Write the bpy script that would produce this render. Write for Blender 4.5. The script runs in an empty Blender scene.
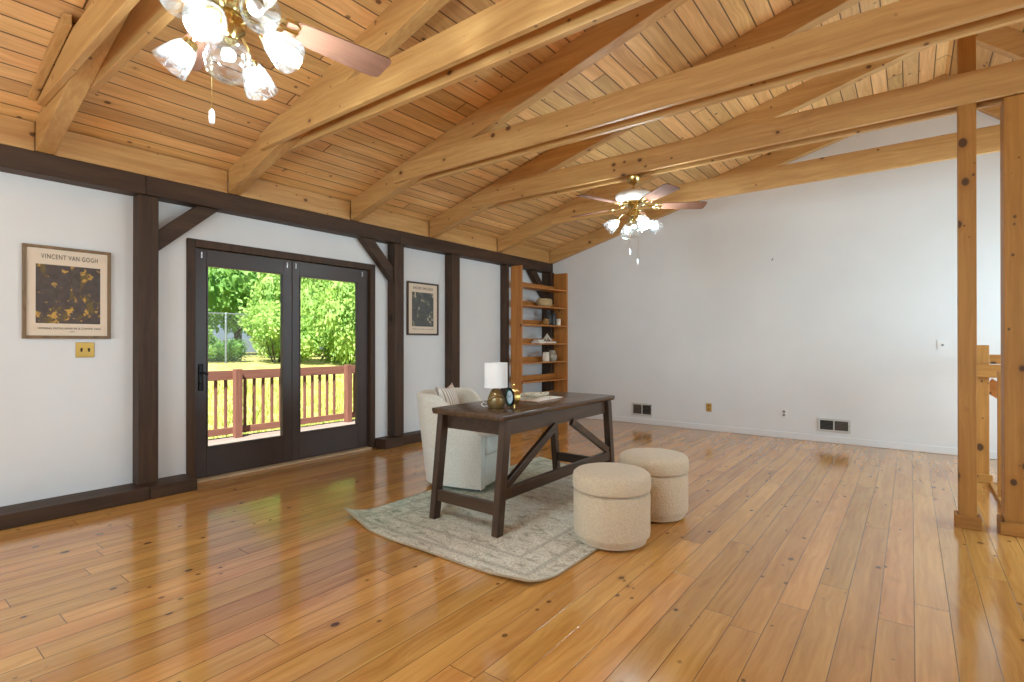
import bpy, bmesh, math, random
from mathutils import Vector, Matrix, noise as mnoise

random.seed(7)
S = bpy.context.scene
COL = S.collection
PI = math.pi
def R(d): return math.radians(d)

# ------------------------------------------------------------------ camera
CAMX, CAMZ = 5.06, 1.25
cam = bpy.data.cameras.new('camera')
cam.sensor_width = 36.0
cam.lens = 520.0 / 1024.0 * 36.0
cam.clip_start = 0.05
cam.clip_end = 400
camo = bpy.data.objects.new('camera', cam)
camo.location = (CAMX, 0, CAMZ)
camo.rotation_euler = (R(90.15), 0, R(37.5))
COL.objects.link(camo)
S.camera = camo

# ------------------------------------------------------------------ world, sun, exposure
W = bpy.data.worlds.new('world')
S.world = W
W.use_nodes = True
wn = W.node_tree
wn.nodes.clear()
wo = wn.nodes.new('ShaderNodeOutputWorld')
wb = wn.nodes.new('ShaderNodeBackground')
sky = wn.nodes.new('ShaderNodeTexSky')
sky.sky_type = 'HOSEK_WILKIE'
sky.sun_direction = Vector((0.35, -0.55, 0.85)).normalized()
sky.turbidity = 3.0
wn.links.new(sky.outputs['Color'], wb.inputs['Color'])
wb.inputs['Strength'].default_value = 2.2
wn.links.new(wb.outputs['Background'], wo.inputs['Surface'])

sun = bpy.data.lights.new('sun', 'SUN')
sun.energy = 13.5
sun.angle = R(0.6)
sun.color = (0.97, 0.97, 0.92)
suno = bpy.data.objects.new('sun', sun)
suno.rotation_euler = Vector((0.35, -0.55, 0.85)).to_track_quat('Z', 'Y').to_euler()
COL.objects.link(suno)

def area_light(name, loc, direction, sx, sy, power, color=(1, 1, 1)):
    l = bpy.data.lights.new(name, 'AREA')
    l.shape = 'RECTANGLE'
    l.size, l.size_y = sx, sy
    l.energy = power
    l.color = color
    o = bpy.data.objects.new(name, l)
    o.location = loc
    o.rotation_euler = Vector(direction).to_track_quat('-Z', 'Y').to_euler()
    COL.objects.link(o)
    return o
# added fill lights at made-up windows behind the camera and in the right-hand wall
area_light('fill_light_front', (3.3, -2.62, 1.45), (0, 1, 0), 4.4, 1.7, 102, (0.61, 0.86, 1.0))
area_light('fill_light_side', (7.42, 5.4, 1.4), (-1, 0, 0), 3.4, 1.4, 118, (0.61, 0.86, 1.0))

vs = S.view_settings
vs.view_transform = 'Standard'
vs.look = 'None'
vs.gamma = 1.0
vs.use_curve_mapping = False
vs.exposure = 0.32
S.display_settings.display_device = 'sRGB'
S.cycles.use_denoising = True
S.cycles.max_bounces = 10
S.cycles.diffuse_bounces = 6
S.cycles.transparent_max_bounces = 16
S.cycles.caustics_reflective = False
S.cycles.caustics_refractive = False
S.cycles.sample_clamp_indirect = 6.0

# ------------------------------------------------------------------ materials
def lin(r, g, b):
    def f(c):
        c /= 255.0
        return c / 12.92 if c <= 0.04045 else ((c + 0.055) / 1.055) ** 2.4
    return (f(r), f(g), f(b), 1.0)

class NT:
    def __init__(self, name):
        self.m = bpy.data.materials.new(name)
        self.m.use_nodes = True
        self.t = self.m.node_tree
        self.t.nodes.clear()
        self.out = self.n('ShaderNodeOutputMaterial')
        self.b = self.n('ShaderNodeBsdfPrincipled')
        self.l(self.b.outputs[0], self.out.inputs[0])
    def n(self, t, **k):
        x = self.t.nodes.new(t)
        for a, v in k.items():
            setattr(x, a, v)
        return x
    def l(self, a, b):
        self.t.links.new(a, b)
    def put(self, v, sock):
        if hasattr(v, 'is_linked'):
            self.l(v, sock)
        else:
            sock.default_value = v
    def math(self, op, a, b=0.0, c=0.0, clamp=False):
        x = self.n('ShaderNodeMath', operation=op, use_clamp=clamp)
        for v, s in zip((a, b, c), x.inputs):
            self.put(v, s)
        return x.outputs[0]
    def comb(self, x, y, z):
        c = self.n('ShaderNodeCombineXYZ')
        for v, s in zip((x, y, z), c.inputs):
            self.put(v, s)
        return c.outputs[0]
    def coords(self, rnd=True):
        tc = self.n('ShaderNodeTexCoord')
        v = tc.outputs['Object']
        if rnd:
            oi = self.n('ShaderNodeObjectInfo')
            off = self.math('MULTIPLY', oi.outputs['Random'], 37.0)
            va = self.n('ShaderNodeVectorMath', operation='ADD')
            self.l(v, va.inputs[0])
            self.l(self.comb(off, off, off), va.inputs[1])
            v = va.outputs[0]
        s = self.n('ShaderNodeSeparateXYZ')
        self.l(v, s.inputs[0])
        return s.outputs[0], s.outputs[1], s.outputs[2]
    def noise(self, vec, scale, detail=3.0, rough=0.55, dist=0.0):
        x = self.n('ShaderNodeTexNoise')
        self.l(vec, x.inputs['Vector'])
        x.inputs['Scale'].default_value = scale
        x.inputs['Detail'].default_value = detail
        x.inputs['Roughness'].default_value = rough
        x.inputs['Distortion'].default_value = dist
        return x.outputs[0]
    def ramp(self, f, stops):
        x = self.n('ShaderNodeValToRGB')
        e = x.color_ramp.elements
        while len(e) < len(stops):
            e.new(0.5)
        for el, (p, c) in zip(e, stops):
            el.position = p
            el.color = c
        self.l(f, x.inputs[0])
        return x.outputs[0]
    def smooth(self, v, a, b):
        x = self.n('ShaderNodeMapRange', interpolation_type='SMOOTHSTEP')
        self.put(v, x.inputs[0])
        x.inputs[1].default_value = a
        x.inputs[2].default_value = b
        return x.outputs[0]
    def mix(self, f, a, b, mode='MIX'):
        x = self.n('ShaderNodeMix', data_type='RGBA', blend_type=mode)
        self.put(f, x.inputs[0])
        self.put(a, x.inputs[6])
        self.put(b, x.inputs[7])
        return x.outputs[2]
    def bump(self, h, strength, dist):
        x = self.n('ShaderNodeBump')
        x.inputs['Strength'].default_value = strength
        x.inputs['Distance'].default_value = dist
        self.l(h, x.inputs['Height'])
        self.l(x.outputs[0], self.b.inputs['Normal'])
    def color(self, c):
        self.put(c, self.b.inputs['Base Color'])
    def rough(self, r):
        self.put(r, self.b.inputs['Roughness'])

def plain(name, c, rough=0.5, metal=0.0, vary=0.06, scale=6.0, spec=0.5):
    n = NT(name)
    x, y, z = n.coords()
    f = n.noise(n.comb(x, y, z), scale, 3)
    c2 = tuple(max(0, v * (1 - vary * 2)) for v in c[:3]) + (1,)
    n.color(n.ramp(f, [(0.3, c2), (0.7, c)]))
    n.rough(rough)
    n.b.inputs['Metallic'].default_value = metal
    n.b.inputs['Specular IOR Level'].default_value = spec
    return n.m

def wood(name, light, dark, knot, axis='x', board=None, rough=0.45, knots=0.5, spec=0.5,
         grain=1.0, coat=0.0, knot_scale=3.2, groove=0.004, groove_col=None, vary=0.5, length=2.4, knot_size=1.0, rnd=True):
    """wood grain running along one object axis; board = (across axis, width) lays it out in boards"""
    n = NT(name)
    c = dict(zip('xyz', n.coords(rnd)))
    al = c[axis]
    o1, o2 = [k for k in 'xyz' if k != axis]
    u, v = c[o1], c[o2]
    ident = 0.0
    gr = None
    if board:
        ba, bw = board
        q = n.math('DIVIDE', c[ba], bw)
        row = n.math('FLOOR', q)
        fr = n.math('FRACT', q)
        wn_ = n.n('ShaderNodeTexWhiteNoise', noise_dimensions='1D')
        n.l(row, wn_.inputs['W'])
        sh = n.math('ADD', n.math('DIVIDE', al, length), n.math('MULTIPLY', wn_.outputs['Value'], 7.0))
        colm = n.math('FLOOR', sh)
        fe = n.math('FRACT', sh)
        w2 = n.n('ShaderNodeTexWhiteNoise', noise_dimensions='2D')
        n.l(n.comb(row, colm, 0.0), w2.inputs['Vector'])
        ident = w2.outputs['Value']
        d1 = n.math('MULTIPLY', n.math('MINIMUM', fr, n.math('SUBTRACT', 1.0, fr)), bw)
        d2 = n.math('MULTIPLY', n.math('MINIMUM', fe, n.math('SUBTRACT', 1.0, fe)), length)
        gr = n.smooth(n.math('MINIMUM', d1, d2), 0.0, groove)
        idoff = n.math('MULTIPLY', ident, 53.0)
        v = n.math('ADD', idoff, 0.0) if not board else n.math('ADD', idoff, v)
        al_ = n.math('ADD', al, idoff)
    else:
        al_ = al
    # wandering grain lines
    wob = n.noise(n.comb(n.math('MULTIPLY', al_, 0.8), u, v), 2.2, 2)
    wobs = n.math('MULTIPLY', n.math('SUBTRACT', wob, 0.5), 0.35 * grain)
    gu, gv = n.math('ADD', u, wobs), n.math('ADD', v, wobs)
    fine = n.noise(n.comb(n.math('MULTIPLY', al_, 1.6), n.math('MULTIPLY', gu, 42.0), n.math('MULTIPLY', gv, 42.0)), 1.0, 4, 0.6)
    broad = n.noise(n.comb(n.math('MULTIPLY', al_, 0.7), n.math('MULTIPLY', gu, 9.0), n.math('MULTIPLY', gv, 9.0)), 1.0, 3, 0.55, 0.6)
    f = n.math('ADD', n.math('MULTIPLY', fine, 0.5), n.math('MULTIPLY', broad, 0.5))
    col = n.ramp(f, [(0.33, dark), (0.62, light)])
    streak = n.noise(n.comb(n.math('MULTIPLY', al_, 0.45), n.math('MULTIPLY', gu, 16.0), n.math('MULTIPLY', gv, 16.0)), 1.0, 2, 0.5)
    col = n.mix(n.math('MULTIPLY', n.smooth(streak, 0.55, 0.75), 0.45), col, dark)
    if board:
        hs = n.n('ShaderNodeHueSaturation')
        n.l(col, hs.inputs['Color'])
        n.l(n.math('ADD', n.math('MULTIPLY', ident, vary), 1.0 - vary / 2), hs.inputs['Value'])
        w3 = n.n('ShaderNodeTexWhiteNoise', noise_dimensions='1D')
        n.l(n.math('MULTIPLY', ident, 91.7), w3.inputs['W'])
        n.l(n.math('ADD', n.math('MULTIPLY', w3.outputs['Value'], 0.010), 0.495), hs.inputs['Hue'])
        col = hs.outputs[0]
    if knots > 0:
        vo = n.n('ShaderNodeTexVoronoi', voronoi_dimensions='3D')
        n.l(n.comb(n.math('MULTIPLY', al_, 0.75), u, v), vo.inputs['Vector'])
        vo.inputs['Scale'].default_value = knot_scale
        sepc = n.n('ShaderNodeSeparateColor')
        n.l(vo.outputs['Color'], sepc.inputs[0])
        on = n.math('LESS_THAN', sepc.outputs[0], knots)
        rad = n.math('ADD', n.math('MULTIPLY', sepc.outputs[1], 0.07 * knot_size), 0.04 * knot_size)
        k = n.math('SUBTRACT', 1.0, n.smooth(n.math('DIVIDE', vo.outputs['Distance'], rad), 0.75, 1.15))
        halo = n.math('SUBTRACT', 1.0, n.smooth(n.math('DIVIDE', vo.outputs['Distance'], rad), 1.0, 2.6))
        col = n.mix(n.math('MULTIPLY', n.math('MULTIPLY', halo, on), 0.5), col, dark)
        col = n.mix(n.math('MULTIPLY', n.math('MULTIPLY', k, on), 0.85), col, knot)
        vo2 = n.n('ShaderNodeTexVoronoi', voronoi_dimensions='3D')
        n.l(n.comb(n.math('MULTIPLY', al_, 0.8), u, v), vo2.inputs['Vector'])
        vo2.inputs['Scale'].default_value = knot_scale * 2.1
        sp2 = n.n('ShaderNodeSeparateColor')
        n.l(vo2.outputs['Color'], sp2.inputs[0])
        r2 = n.math('ADD', n.math('MULTIPLY', sp2.outputs[1], 0.08), 0.08)
        k2 = n.math('SUBTRACT', 1.0, n.smooth(n.math('DIVIDE', vo2.outputs['Distance'], r2), 0.6, 1.2))
        col = n.mix(n.math('MULTIPLY', n.math('MULTIPLY', k2, n.math('LESS_THAN', sp2.outputs[0], knots * 0.55)), 0.75), col, knot)
    if board:
        col = n.mix(gr, groove_col or tuple(q_ * 0.25 for q_ in dark[:3]) + (1,), col)
        h = n.math('ADD', n.math('MULTIPLY', gr, 1.0), n.math('MULTIPLY', fine, 0.08))
        n.bump(h, 0.25, 0.003)
    else:
        n.bump(fine, 0.10, 0.004)
    n.color(col)
    n.rough(n.math('ADD', n.math('MULTIPLY', fine, 0.12), rough - 0.06))
    n.b.inputs['Specular IOR Level'].default_value = spec
    n.b.inputs['Coat Weight'].default_value = coat
    n.b.inputs['Coat IOR'].default_value = 1.6
    n.b.inputs['Coat Roughness'].default_value = 0.09
    return n.m

PL, PD, PK = lin(206, 162, 102), lin(176, 126, 70), lin(70, 36, 16)
M = {}
for ax in 'xyz':
    M['amber_' + ax] = wood('amber_pine_' + ax, lin(186, 132, 62), lin(158, 104, 42), lin(48, 22, 8), ax, knots=0.97, rough=0.5, grain=0.22, knot_scale=7.0, knot_size=1.7)
    M['pine_' + ax] = wood('pine_' + ax, PL, PD, PK, ax, knots=0.75, rough=0.5, grain=0.22, knot_scale=5.0, knot_size=1.0)
    M['dark_' + ax] = wood('dark_stained_timber_' + ax, lin(80, 58, 42), lin(52, 36, 26), lin(26, 15, 11), ax, knots=0.4, rough=0.55, spec=0.3, grain=0.3)
    M['walnut_' + ax] = wood('walnut_stain_' + ax, lin(78, 56, 40), lin(48, 33, 23), lin(30, 18, 12), ax, knots=0.0, rough=0.32, grain=0.3)
    M['redwood_' + ax] = wood('red_stained_timber_' + ax, lin(124, 82, 66), lin(98, 60, 48), lin(90, 50, 40), ax, knots=0.1, rough=0.7, grain=0.3)
    M['shelf_' + ax] = wood('orange_pine_' + ax, lin(194, 128, 60), lin(164, 100, 42), lin(80, 38, 14), ax, knots=0.6, rough=0.45, grain=0.25, knot_scale=4.6)
M['floor'] = wood('pine_floorboards', lin(212, 158, 88), lin(178, 120, 58), lin(66, 36, 18), 'y', board=('x', 0.13), rough=0.15, coat=0.42, grain=0.3,
                  knots=0.9, knot_scale=4.6, groove=0.0026, groove_col=lin(62, 34, 16), vary=0.30, length=2.3, rnd=False, knot_size=0.75)
M['ceiling'] = wood('pine_ceiling_boards', lin(234, 190, 130), lin(200, 150, 94), lin(74, 38, 18), 'y', board=('x', 0.135), rough=0.5, grain=0.3,
                    knots=0.75, knot_scale=4.6, groove=0.0085, groove_col=lin(58, 30, 14), vary=0.42, length=5.1, rnd=False, knot_size=0.8)
M['walnut_top'] = wood('walnut_desk_boards', lin(92, 68, 48), lin(62, 44, 30), lin(40, 24, 16), 'y', board=('x', 0.092), rough=0.24, grain=0.3,
                       knots=0.0, groove=0.0025, vary=0.25, length=9.0, rnd=False)

def wallpaint():
    n = NT('white_wall_paint')
    x, y, z = n.coords(False)
    f = n.noise(n.comb(x, y, z), 1.2, 3)
    n.color(n.ramp(f, [(0.3, lin(222, 222, 222)), (0.7, lin(229, 229, 228))]))
    n.rough(0.85)
    n.bump(n.noise(n.comb(x, y, z), 120.0, 2), 0.05, 0.002)
    return n.m
M['wall'] = wallpaint()
M['door'] = plain('dark_brown_door_paint', lin(62, 46, 40), 0.4, vary=0.08)
M['sill'] = plain('pale_threshold_wood', lin(196, 172, 138), 0.5)
M['brass'] = plain('polished_brass', lin(214, 188, 126), 0.18, 1.0)
M['brassplate'] = plain('brass_switch_plate', lin(206, 164, 86), 0.3, 0.75)
M['blackmetal'] = plain('black_metal', lin(24, 22, 22), 0.4, 0.6)
M['darkgrey'] = plain('dark_recess', lin(46, 42, 38), 0.7)
M['ventwhite'] = plain('grey_vent_enamel', lin(205, 203, 198), 0.45)
M['ventgrey'] = plain('grey_louvre_metal', lin(120, 114, 106), 0.45, 0.3)
M['whiteplastic'] = plain('white_plastic', lin(232, 232, 230), 0.4)
M['greyslot'] = plain('outlet_face_grey', lin(130, 128, 126), 0.5)
M['silver'] = plain('silver_latch', lin(200, 200, 205), 0.3, 0.9)
M['pearl'] = plain('pearl_white_enamel', lin(226, 214, 202), 0.28)
M['bladewood'] = wood('rosewood_blade', lin(132, 92, 74), lin(108, 74, 58), lin(120, 70, 50), 'x', knots=0.0, rough=0.8, spec=0.08, grain=0.4)
M['paper'] = plain('poster_paper', lin(226, 208, 186), 0.8, vary=0.02)
M['ink'] = plain('printing_ink', lin(70, 60, 52), 0.8)
M['frameoak'] = wood('oak_picture_frame', lin(134, 104, 66), lin(98, 72, 42), lin(60, 40, 20), 'z', knots=0, rough=0.45)
M['framedark'] = wood('walnut_picture_frame', lin(84, 60, 44), lin(56, 38, 28), lin(40, 26, 18), 'z', knots=0, rough=0.45)
M['shade'] = plain('white_lamp_shade_linen', lin(240, 238, 236), 0.9, vary=0.02)
M['lampbase'] = plain('bronze_glazed_ceramic', lin(150, 120, 74), 0.22, 0.35, vary=0.2)
M['clockgold'] = plain('aged_gold_clock_case', lin(188, 150, 84), 0.28, 0.85)
M['clockface'] = plain('pale_clock_face', lin(206, 218, 224), 0.15)
M['teal'] = plain('teal_rim_reflection', lin(60, 128, 122), 0.1)
M['bead'] = plain('pale_wooden_bead', lin(228, 218, 194), 0.6, vary=0.25, scale=90)
M['page'] = plain('book_page', lin(242, 234, 222), 0.8)
M['bookpink'] = plain('dusty_pink_book_cover', lin(206, 168, 148), 0.6)
M['wicker'] = plain('woven_straw', lin(206, 176, 128), 0.8, vary=0.2, scale=80)
M['ivory'] = plain('ivory_ceramic', lin(232, 220, 200), 0.35)
M['darkvase'] = plain('charcoal_ceramic', lin(52, 50, 48), 0.4)
M['greyvase'] = plain('grey_stoneware', lin(178, 166, 148), 0.55, vary=0.2, scale=20)
M['amber'] = plain('amber_glazed_pot', lin(150, 108, 52), 0.25)
M['darkbook'] = plain('dark_book_cover', lin(70, 62, 58), 0.6)
M['castiron'] = plain('black_rubber_foot', lin(26, 24, 24), 0.6)
M['deck'] = wood('weathered_deck_boards', lin(150, 132, 122), lin(122, 106, 96), lin(90, 76, 66), 'y', board=('x', 0.14), rough=0.8, knots=0.1,
                 groove=0.006, vary=0.15, length=4.0, rnd=False)
M['galv'] = plain('galvanised_steel', lin(150, 158, 160), 0.45, 0.7)
M['bark'] = plain('grey_brown_bark', lin(84, 70, 56), 0.9, vary=0.25, scale=12)

def boucle(name, c1, c2, scale, strength):
    n = NT(name)
    x, y, z = n.coords()
    v = n.comb(x, y, z)
    vo = n.n('ShaderNodeTexVoronoi', feature='SMOOTH_F1')
    n.l(v, vo.inputs['Vector'])
    vo.inputs['Scale'].default_value = scale
    nz = n.noise(v, scale * 0.6, 3)
    h = n.math('ADD', n.math('SUBTRACT', 1.0, vo.outputs['Distance']), n.math('MULTIPLY', nz, 0.8))
    n.color(n.ramp(nz, [(0.3, c2), (0.7, c1)]))
    n.rough(0.95)
    n.b.inputs['Sheen Weight'].default_value = 0.25
    n.bump(h, strength, 0.007)
    return n.m
M['boucle'] = boucle('cream_boucle', lin(216, 196, 168), lin(200, 178, 148), 130, 0.55)
M['linen'] = boucle('ivory_chair_fabric', lin(226, 221, 208), lin(206, 200, 186), 140, 0.3)

def striped():
    n = NT('striped_cushion_cloth')
    x, y, z = n.coords(False)
    s = n.math('FRACT', n.math('MULTIPLY', y, 22.0))
    a = n.math('MULTIPLY', n.smooth(s, 0.52, 0.6), n.math('SUBTRACT', 1.0, n.smooth(s, 0.86, 0.94)))
    n.color(n.mix(n.math('MULTIPLY', a, 0.75), lin(228, 218, 206), lin(126, 100, 84)))
    n.rough(0.95)
    n.bump(n.noise(n.comb(x, y, z), 300, 2), 0.2, 0.003)
    return n.m
M['striped'] = striped()
M['cushion'] = boucle('pale_cushion_cloth', lin(226, 212, 198), lin(206, 190, 174), 160, 0.3)

def rugmat():
    n = NT('faded_woven_rug')
    x, y, z = n.coords(False)
    v = n.comb(x, y, 0.0)
    big = n.noise(v, 1.6, 3, 0.6, 0.5)
    mid = n.noise(n.comb(n.math('MULTIPLY', x, 7.0), n.math('MULTIPLY', y, 16.0), 0.0), 1.2, 4, 0.7, 0.6)
    fine = n.noise(n.comb(n.math('MULTIPLY', x, 50.0), n.math('MULTIPLY', y, 180.0), 0.0), 1.0, 3, 0.7)
    base = n.ramp(mid, [(0.32, lin(158, 148, 130)), (0.46, lin(216, 208, 190)), (0.7, lin(236, 230, 214))])
    green = n.ramp(mid, [(0.32, lin(116, 152, 132)), (0.6, lin(206, 220, 202))])
    gx = n.smooth(n.math('ADD', x, n.math('MULTIPLY', big, 1.2)), 1.55, 0.35)  # greener towards the doors: own tint plus outdoor reflection put into the colour
    c = n.mix(n.math('MULTIPLY', gx, 0.75), base, green)
    # worn border lines
    bx = n.math('MINIMUM', x, n.math('SUBTRACT', 1.7, x))
    by = n.math('MINIMUM', y, n.math('SUBTRACT', 2.55, y))
    d = n.math('MINIMUM', bx, by)
    l1 = n.math('MULTIPLY', n.smooth(d, 0.10, 0.115), n.math('SUBTRACT', 1.0, n.smooth(d, 0.135, 0.15)))
    l2 = n.math('MULTIPLY', n.smooth(d, 0.27, 0.285), n.math('SUBTRACT', 1.0, n.smooth(d, 0.30, 0.32)))
    ln = n.math('MULTIPLY', n.math('ADD', l1, l2, clamp=True), n.smooth(mid, 0.35, 0.6))
    c = n.mix(n.math('MULTIPLY', ln, 0.4), c, lin(112, 102, 88))
    c = n.mix(n.math('MULTIPLY', n.smooth(fine, 0.48, 0.64), 0.75), c, lin(112, 104, 90))
    n.color(c)
    n.rough(0.97)
    n.b.inputs['Specular IOR Level'].default_value = 0.15
    n.bump(fine, 0.35, 0.003)
    return n.m
M['rug'] = rugmat()
M['rugedge'] = plain('rug_edge_binding', lin(176, 152, 120), 0.95)

def artmat(name, back, mid, spot):
    n = NT(name)
    x, y, z = n.coords()
    v = n.comb(x, y, z)
    a = n.noise(v, 14, 4, 0.7, 1.0)
    b = n.noise(v, 5.5, 3, 0.6, 1.5)
    c = n.ramp(a, [(0.35, back), (0.65, tuple(q * 1.5 for q in back[:3]) + (1,))])
    c = n.mix(n.smooth(b, 0.52, 0.6), c, mid)
    c = n.mix(n.math('MULTIPLY', n.smooth(n.noise(v, 22, 2), 0.56, 0.62), n.smooth(b, 0.46, 0.56)), c, spot)
    n.color(c)
    n.rough(0.7)
    return n.m
M['art_warm'] = artmat('mottled_ochre_print', lin(74, 64, 60), lin(112, 92, 52), lin(196, 152, 74))
M['art_grey'] = artmat('mottled_grey_print', lin(78, 80, 78), lin(112, 110, 92), lin(196, 182, 160))

def glassmat(name, tint=(1, 1, 1, 1), refl=0.08, body=0.0, bodycol=(1, 1, 1, 1), pattern=False):
    n = NT(name)
    t = n.n('ShaderNodeBsdfTransparent')
    t.inputs[0].default_value = tint
    g = n.n('ShaderNodeBsdfGlossy')
    g.inputs['Roughness'].default_value = 0.03
    lw = n.n('ShaderNodeLayerWeight')
    lw.inputs[0].default_value = 0.35
    mx = n.n('ShaderNodeMixShader')
    n.l(n.math('ADD', n.math('MULTIPLY', lw.outputs['Fresnel'], 0.55 if pattern else 0.02), refl * (0.1 if pattern else 0.0), clamp=True), mx.inputs[0])
    n.l(t.outputs[0], mx.inputs[1])
    n.l(g.outputs[0], mx.inputs[2])
    last = mx
    if body > 0:
        d = n.n('ShaderNodeBsdfDiffuse')
        d.inputs[0].default_value = bodycol
        tr = n.n('ShaderNodeBsdfTranslucent')
        tr.inputs[0].default_value = bodycol
        dm = n.n('ShaderNodeMixShader')
        dm.inputs[0].default_value = 0.5
        n.l(d.outputs[0], dm.inputs[1])
        n.l(tr.outputs[0], dm.inputs[2])
        x, y, z = n.coords()
        pf = n.smooth(n.noise(n.comb(x, y, z), 55, 2), 0.45, 0.6)
        m2 = n.n('ShaderNodeMixShader')
        n.l(n.math('ADD', n.math('MULTIPLY', pf, body), 0.002), m2.inputs[0])
        n.l(mx.outputs[0], m2.inputs[1])
        n.l(dm.outputs[0], m2.inputs[2])
        last = m2
    n.l(last.outputs[0], n.out.inputs[0])
    return n.m
M['pane'] = glassmat('clear_window_glass')
M['etched'] = glassmat('etched_clear_glass', body=0.012, pattern=True)
def emit(name, c, s):
    n = NT(name)
    e = n.n('ShaderNodeEmission')
    e.inputs[0].default_value = c
    e.inputs[1].default_value = s
    n.l(e.outputs[0], n.out.inputs[0])
    return n.m
M['bulb'] = emit('lit_bulb', (0.74, 0.925, 1.0, 1), 590.0)
M['bulb_soft'] = emit('lit_bulb_soft', (0.74, 0.925, 1.0, 1), 300.0)
M['bulboff'] = plain('frosted_bulb', lin(236, 230, 222), 0.3)

def leafmat(name, a, b):
    n = NT(name)
    x, y, z = n.coords()
    f = n.noise(n.comb(x, y, z), 1.7, 4, 0.7)
    c = n.ramp(f, [(0.3, a), (0.7, b)])
    n.color(c)
    n.rough(0.55)
    tr = n.n('ShaderNodeBsdfTranslucent')
    n.l(c, tr.inputs[0])
    mx = n.n('ShaderNodeMixShader')
    mx.inputs[0].default_value = 0.4
    n.l(n.b.outputs[0], mx.inputs[1])
    n.l(tr.outputs[0], mx.inputs[2])
    n.l(mx.outputs[0], n.out.inputs[0])
    return n.m
M['leaf_bright'] = leafmat('bright_shrub_leaves', lin(112, 160, 70), lin(190, 216, 120))
M['leaf_mid'] = leafmat('mid_green_leaves', lin(84, 140, 60), lin(150, 190, 96))
M['leaf_dark'] = leafmat('deep_green_tree_leaves', lin(30, 74, 38), lin(70, 122, 58))
M['grass'] = leafmat('sunlit_lawn_grass', lin(176, 176, 88), lin(226, 212, 136))
M['blade'] = leafmat('loose_grass_blades', lin(120, 146, 54), lin(196, 196, 96))

# ------------------------------------------------------------------ mesh helpers
def box(bm, x0, x1, y0, y1, z0, z1, bev=0.0):
    vs_ = [bm.verts.new((x, y, z)) for x in (x0, x1) for y in (y0, y1) for z in (z0, z1)]
    f = [(0, 1, 3, 2), (4, 6, 7, 5), (0, 4, 5, 1), (2, 3, 7, 6), (0, 2, 6, 4), (1, 5, 7, 3)]
    fs = [bm.faces.new([vs_[i] for i in q]) for q in f]
    if bev > 0:
        es = set(e for q in fs for e in q.edges)
        bmesh.ops.bevel(bm, geom=list(es), offset=bev, segments=2, affect='EDGES', profile=0.5)

def prism(bm, pts, axis, a, b, bev=0.0):
    """polygon pts (2D, in the two other axes in xyz order) pushed from a to b along axis"""
    def P(p, w):
        if axis == 'x': return (w, p[0], p[1])
        if axis == 'y': return (p[0], w, p[1])
        return (p[0], p[1], w)
    A = [bm.verts.new(P(p, a)) for p in pts]
    B = [bm.verts.new(P(p, b)) for p in pts]
    n = len(pts)
    fs = [bm.faces.new(A[::-1]), bm.faces.new(B)]
    for i in range(n):
        fs.append(bm.faces.new((A[i], A[(i + 1) % n], B[(i + 1) % n], B[i])))
    if bev > 0:
        es = set(e for q in fs for e in q.edges)
        bmesh.ops.bevel(bm, geom=list(es), offset=bev, segments=2, affect='EDGES', profile=0.5)

def lathe(bm, prof, seg=32, mat=None, cap0=True, cap1=True):
    """profile of (radius, z) about the z axis; mat places it"""
    mat = mat or Matrix()
    rings = []
    for r, z in prof:
        rings.append([bm.verts.new(mat @ Vector((r * math.cos(2 * PI * i / seg), r * math.sin(2 * PI * i / seg), z))) for i in range(seg)])
    for a, b in zip(rings, rings[1:]):
        for i in range(seg):
            bm.faces.new((a[i], a[(i + 1) % seg], b[(i + 1) % seg], b[i]))
    if cap0: bm.faces.new(rings[0][::-1])
    if cap1: bm.faces.new(rings[-1])

def tube(bm, pts, rad, seg=8, closed=False):
    pts = [Vector(p) for p in pts]
    n = len(pts)
    rads = rad if isinstance(rad, (list, tuple)) else [rad] * n
    rings = []
    up = Vector((0, 0, 1))
    prev = None
    for i, p in enumerate(pts):
        if closed:
            t = pts[(i + 1) % n] - pts[i - 1]
        else:
            t = pts[min(i + 1, n - 1)] - pts[max(i - 1, 0)]
        t.normalize()
        if prev is None:
            a = t.cross(up if abs(t.z) < 0.95 else Vector((1, 0, 0))).normalized()
        else:
            a = (prev - t * prev.dot(t)).normalized()
        prev = a
        b = t.cross(a)
        rings.append([bm.verts.new(p + (a * math.cos(2 * PI * k / seg) + b * math.sin(2 * PI * k / seg)) * rads[i]) for k in range(seg)])
    pairs = list(zip(rings, rings[1:])) + ([(rings[-1], rings[0])] if closed else [])
    for a, b in pairs:
        for k in range(seg):
            bm.faces.new((a[k], a[(k + 1) % seg], b[(k + 1) % seg], b[k]))
    if not closed:
        bm.faces.new(rings[0][::-1])
        bm.faces.new(rings[-1])

def bar(bm, p, q, w, h, bev=0.0, side=Vector((0, 0, 1))):
    """rectangular bar from p to q, w across, h in the direction closest to side"""
    p, q = Vector(p), Vector(q)
    t = (q - p).normalized()
    a = t.cross(side).normalized() * (w / 2)
    b = a.cross(t).normalized() * (h / 2)
    A = [bm.verts.new(p + s * a + r * b) for s, r in ((-1, -1), (1, -1), (1, 1), (-1, 1))]
    B = [bm.verts.new(q + s * a + r * b) for s, r in ((-1, -1), (1, -1), (1, 1), (-1, 1))]
    fs = [bm.faces.new(A[::-1]), bm.faces.new(B)]
    for i in range(4):
        fs.append(bm.faces.new((A[i], A[(i + 1) % 4], B[(i + 1) % 4], B[i])))
    if bev > 0:
        es = set(e for f in fs for e in f.edges)
        bmesh.ops.bevel(bm, geom=list(es), offset=bev, segments=2, affect='EDGES', profile=0.5)

def sphere(bm, c, r, u=12, v=8, sc=(1, 1, 1)):
    m = Matrix.Translation(c) @ Matrix.Diagonal((sc[0], sc[1], sc[2], 1))
    bmesh.ops.create_uvsphere(bm, u_segments=u, v_segments=v, radius=r, matrix=m)

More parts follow.
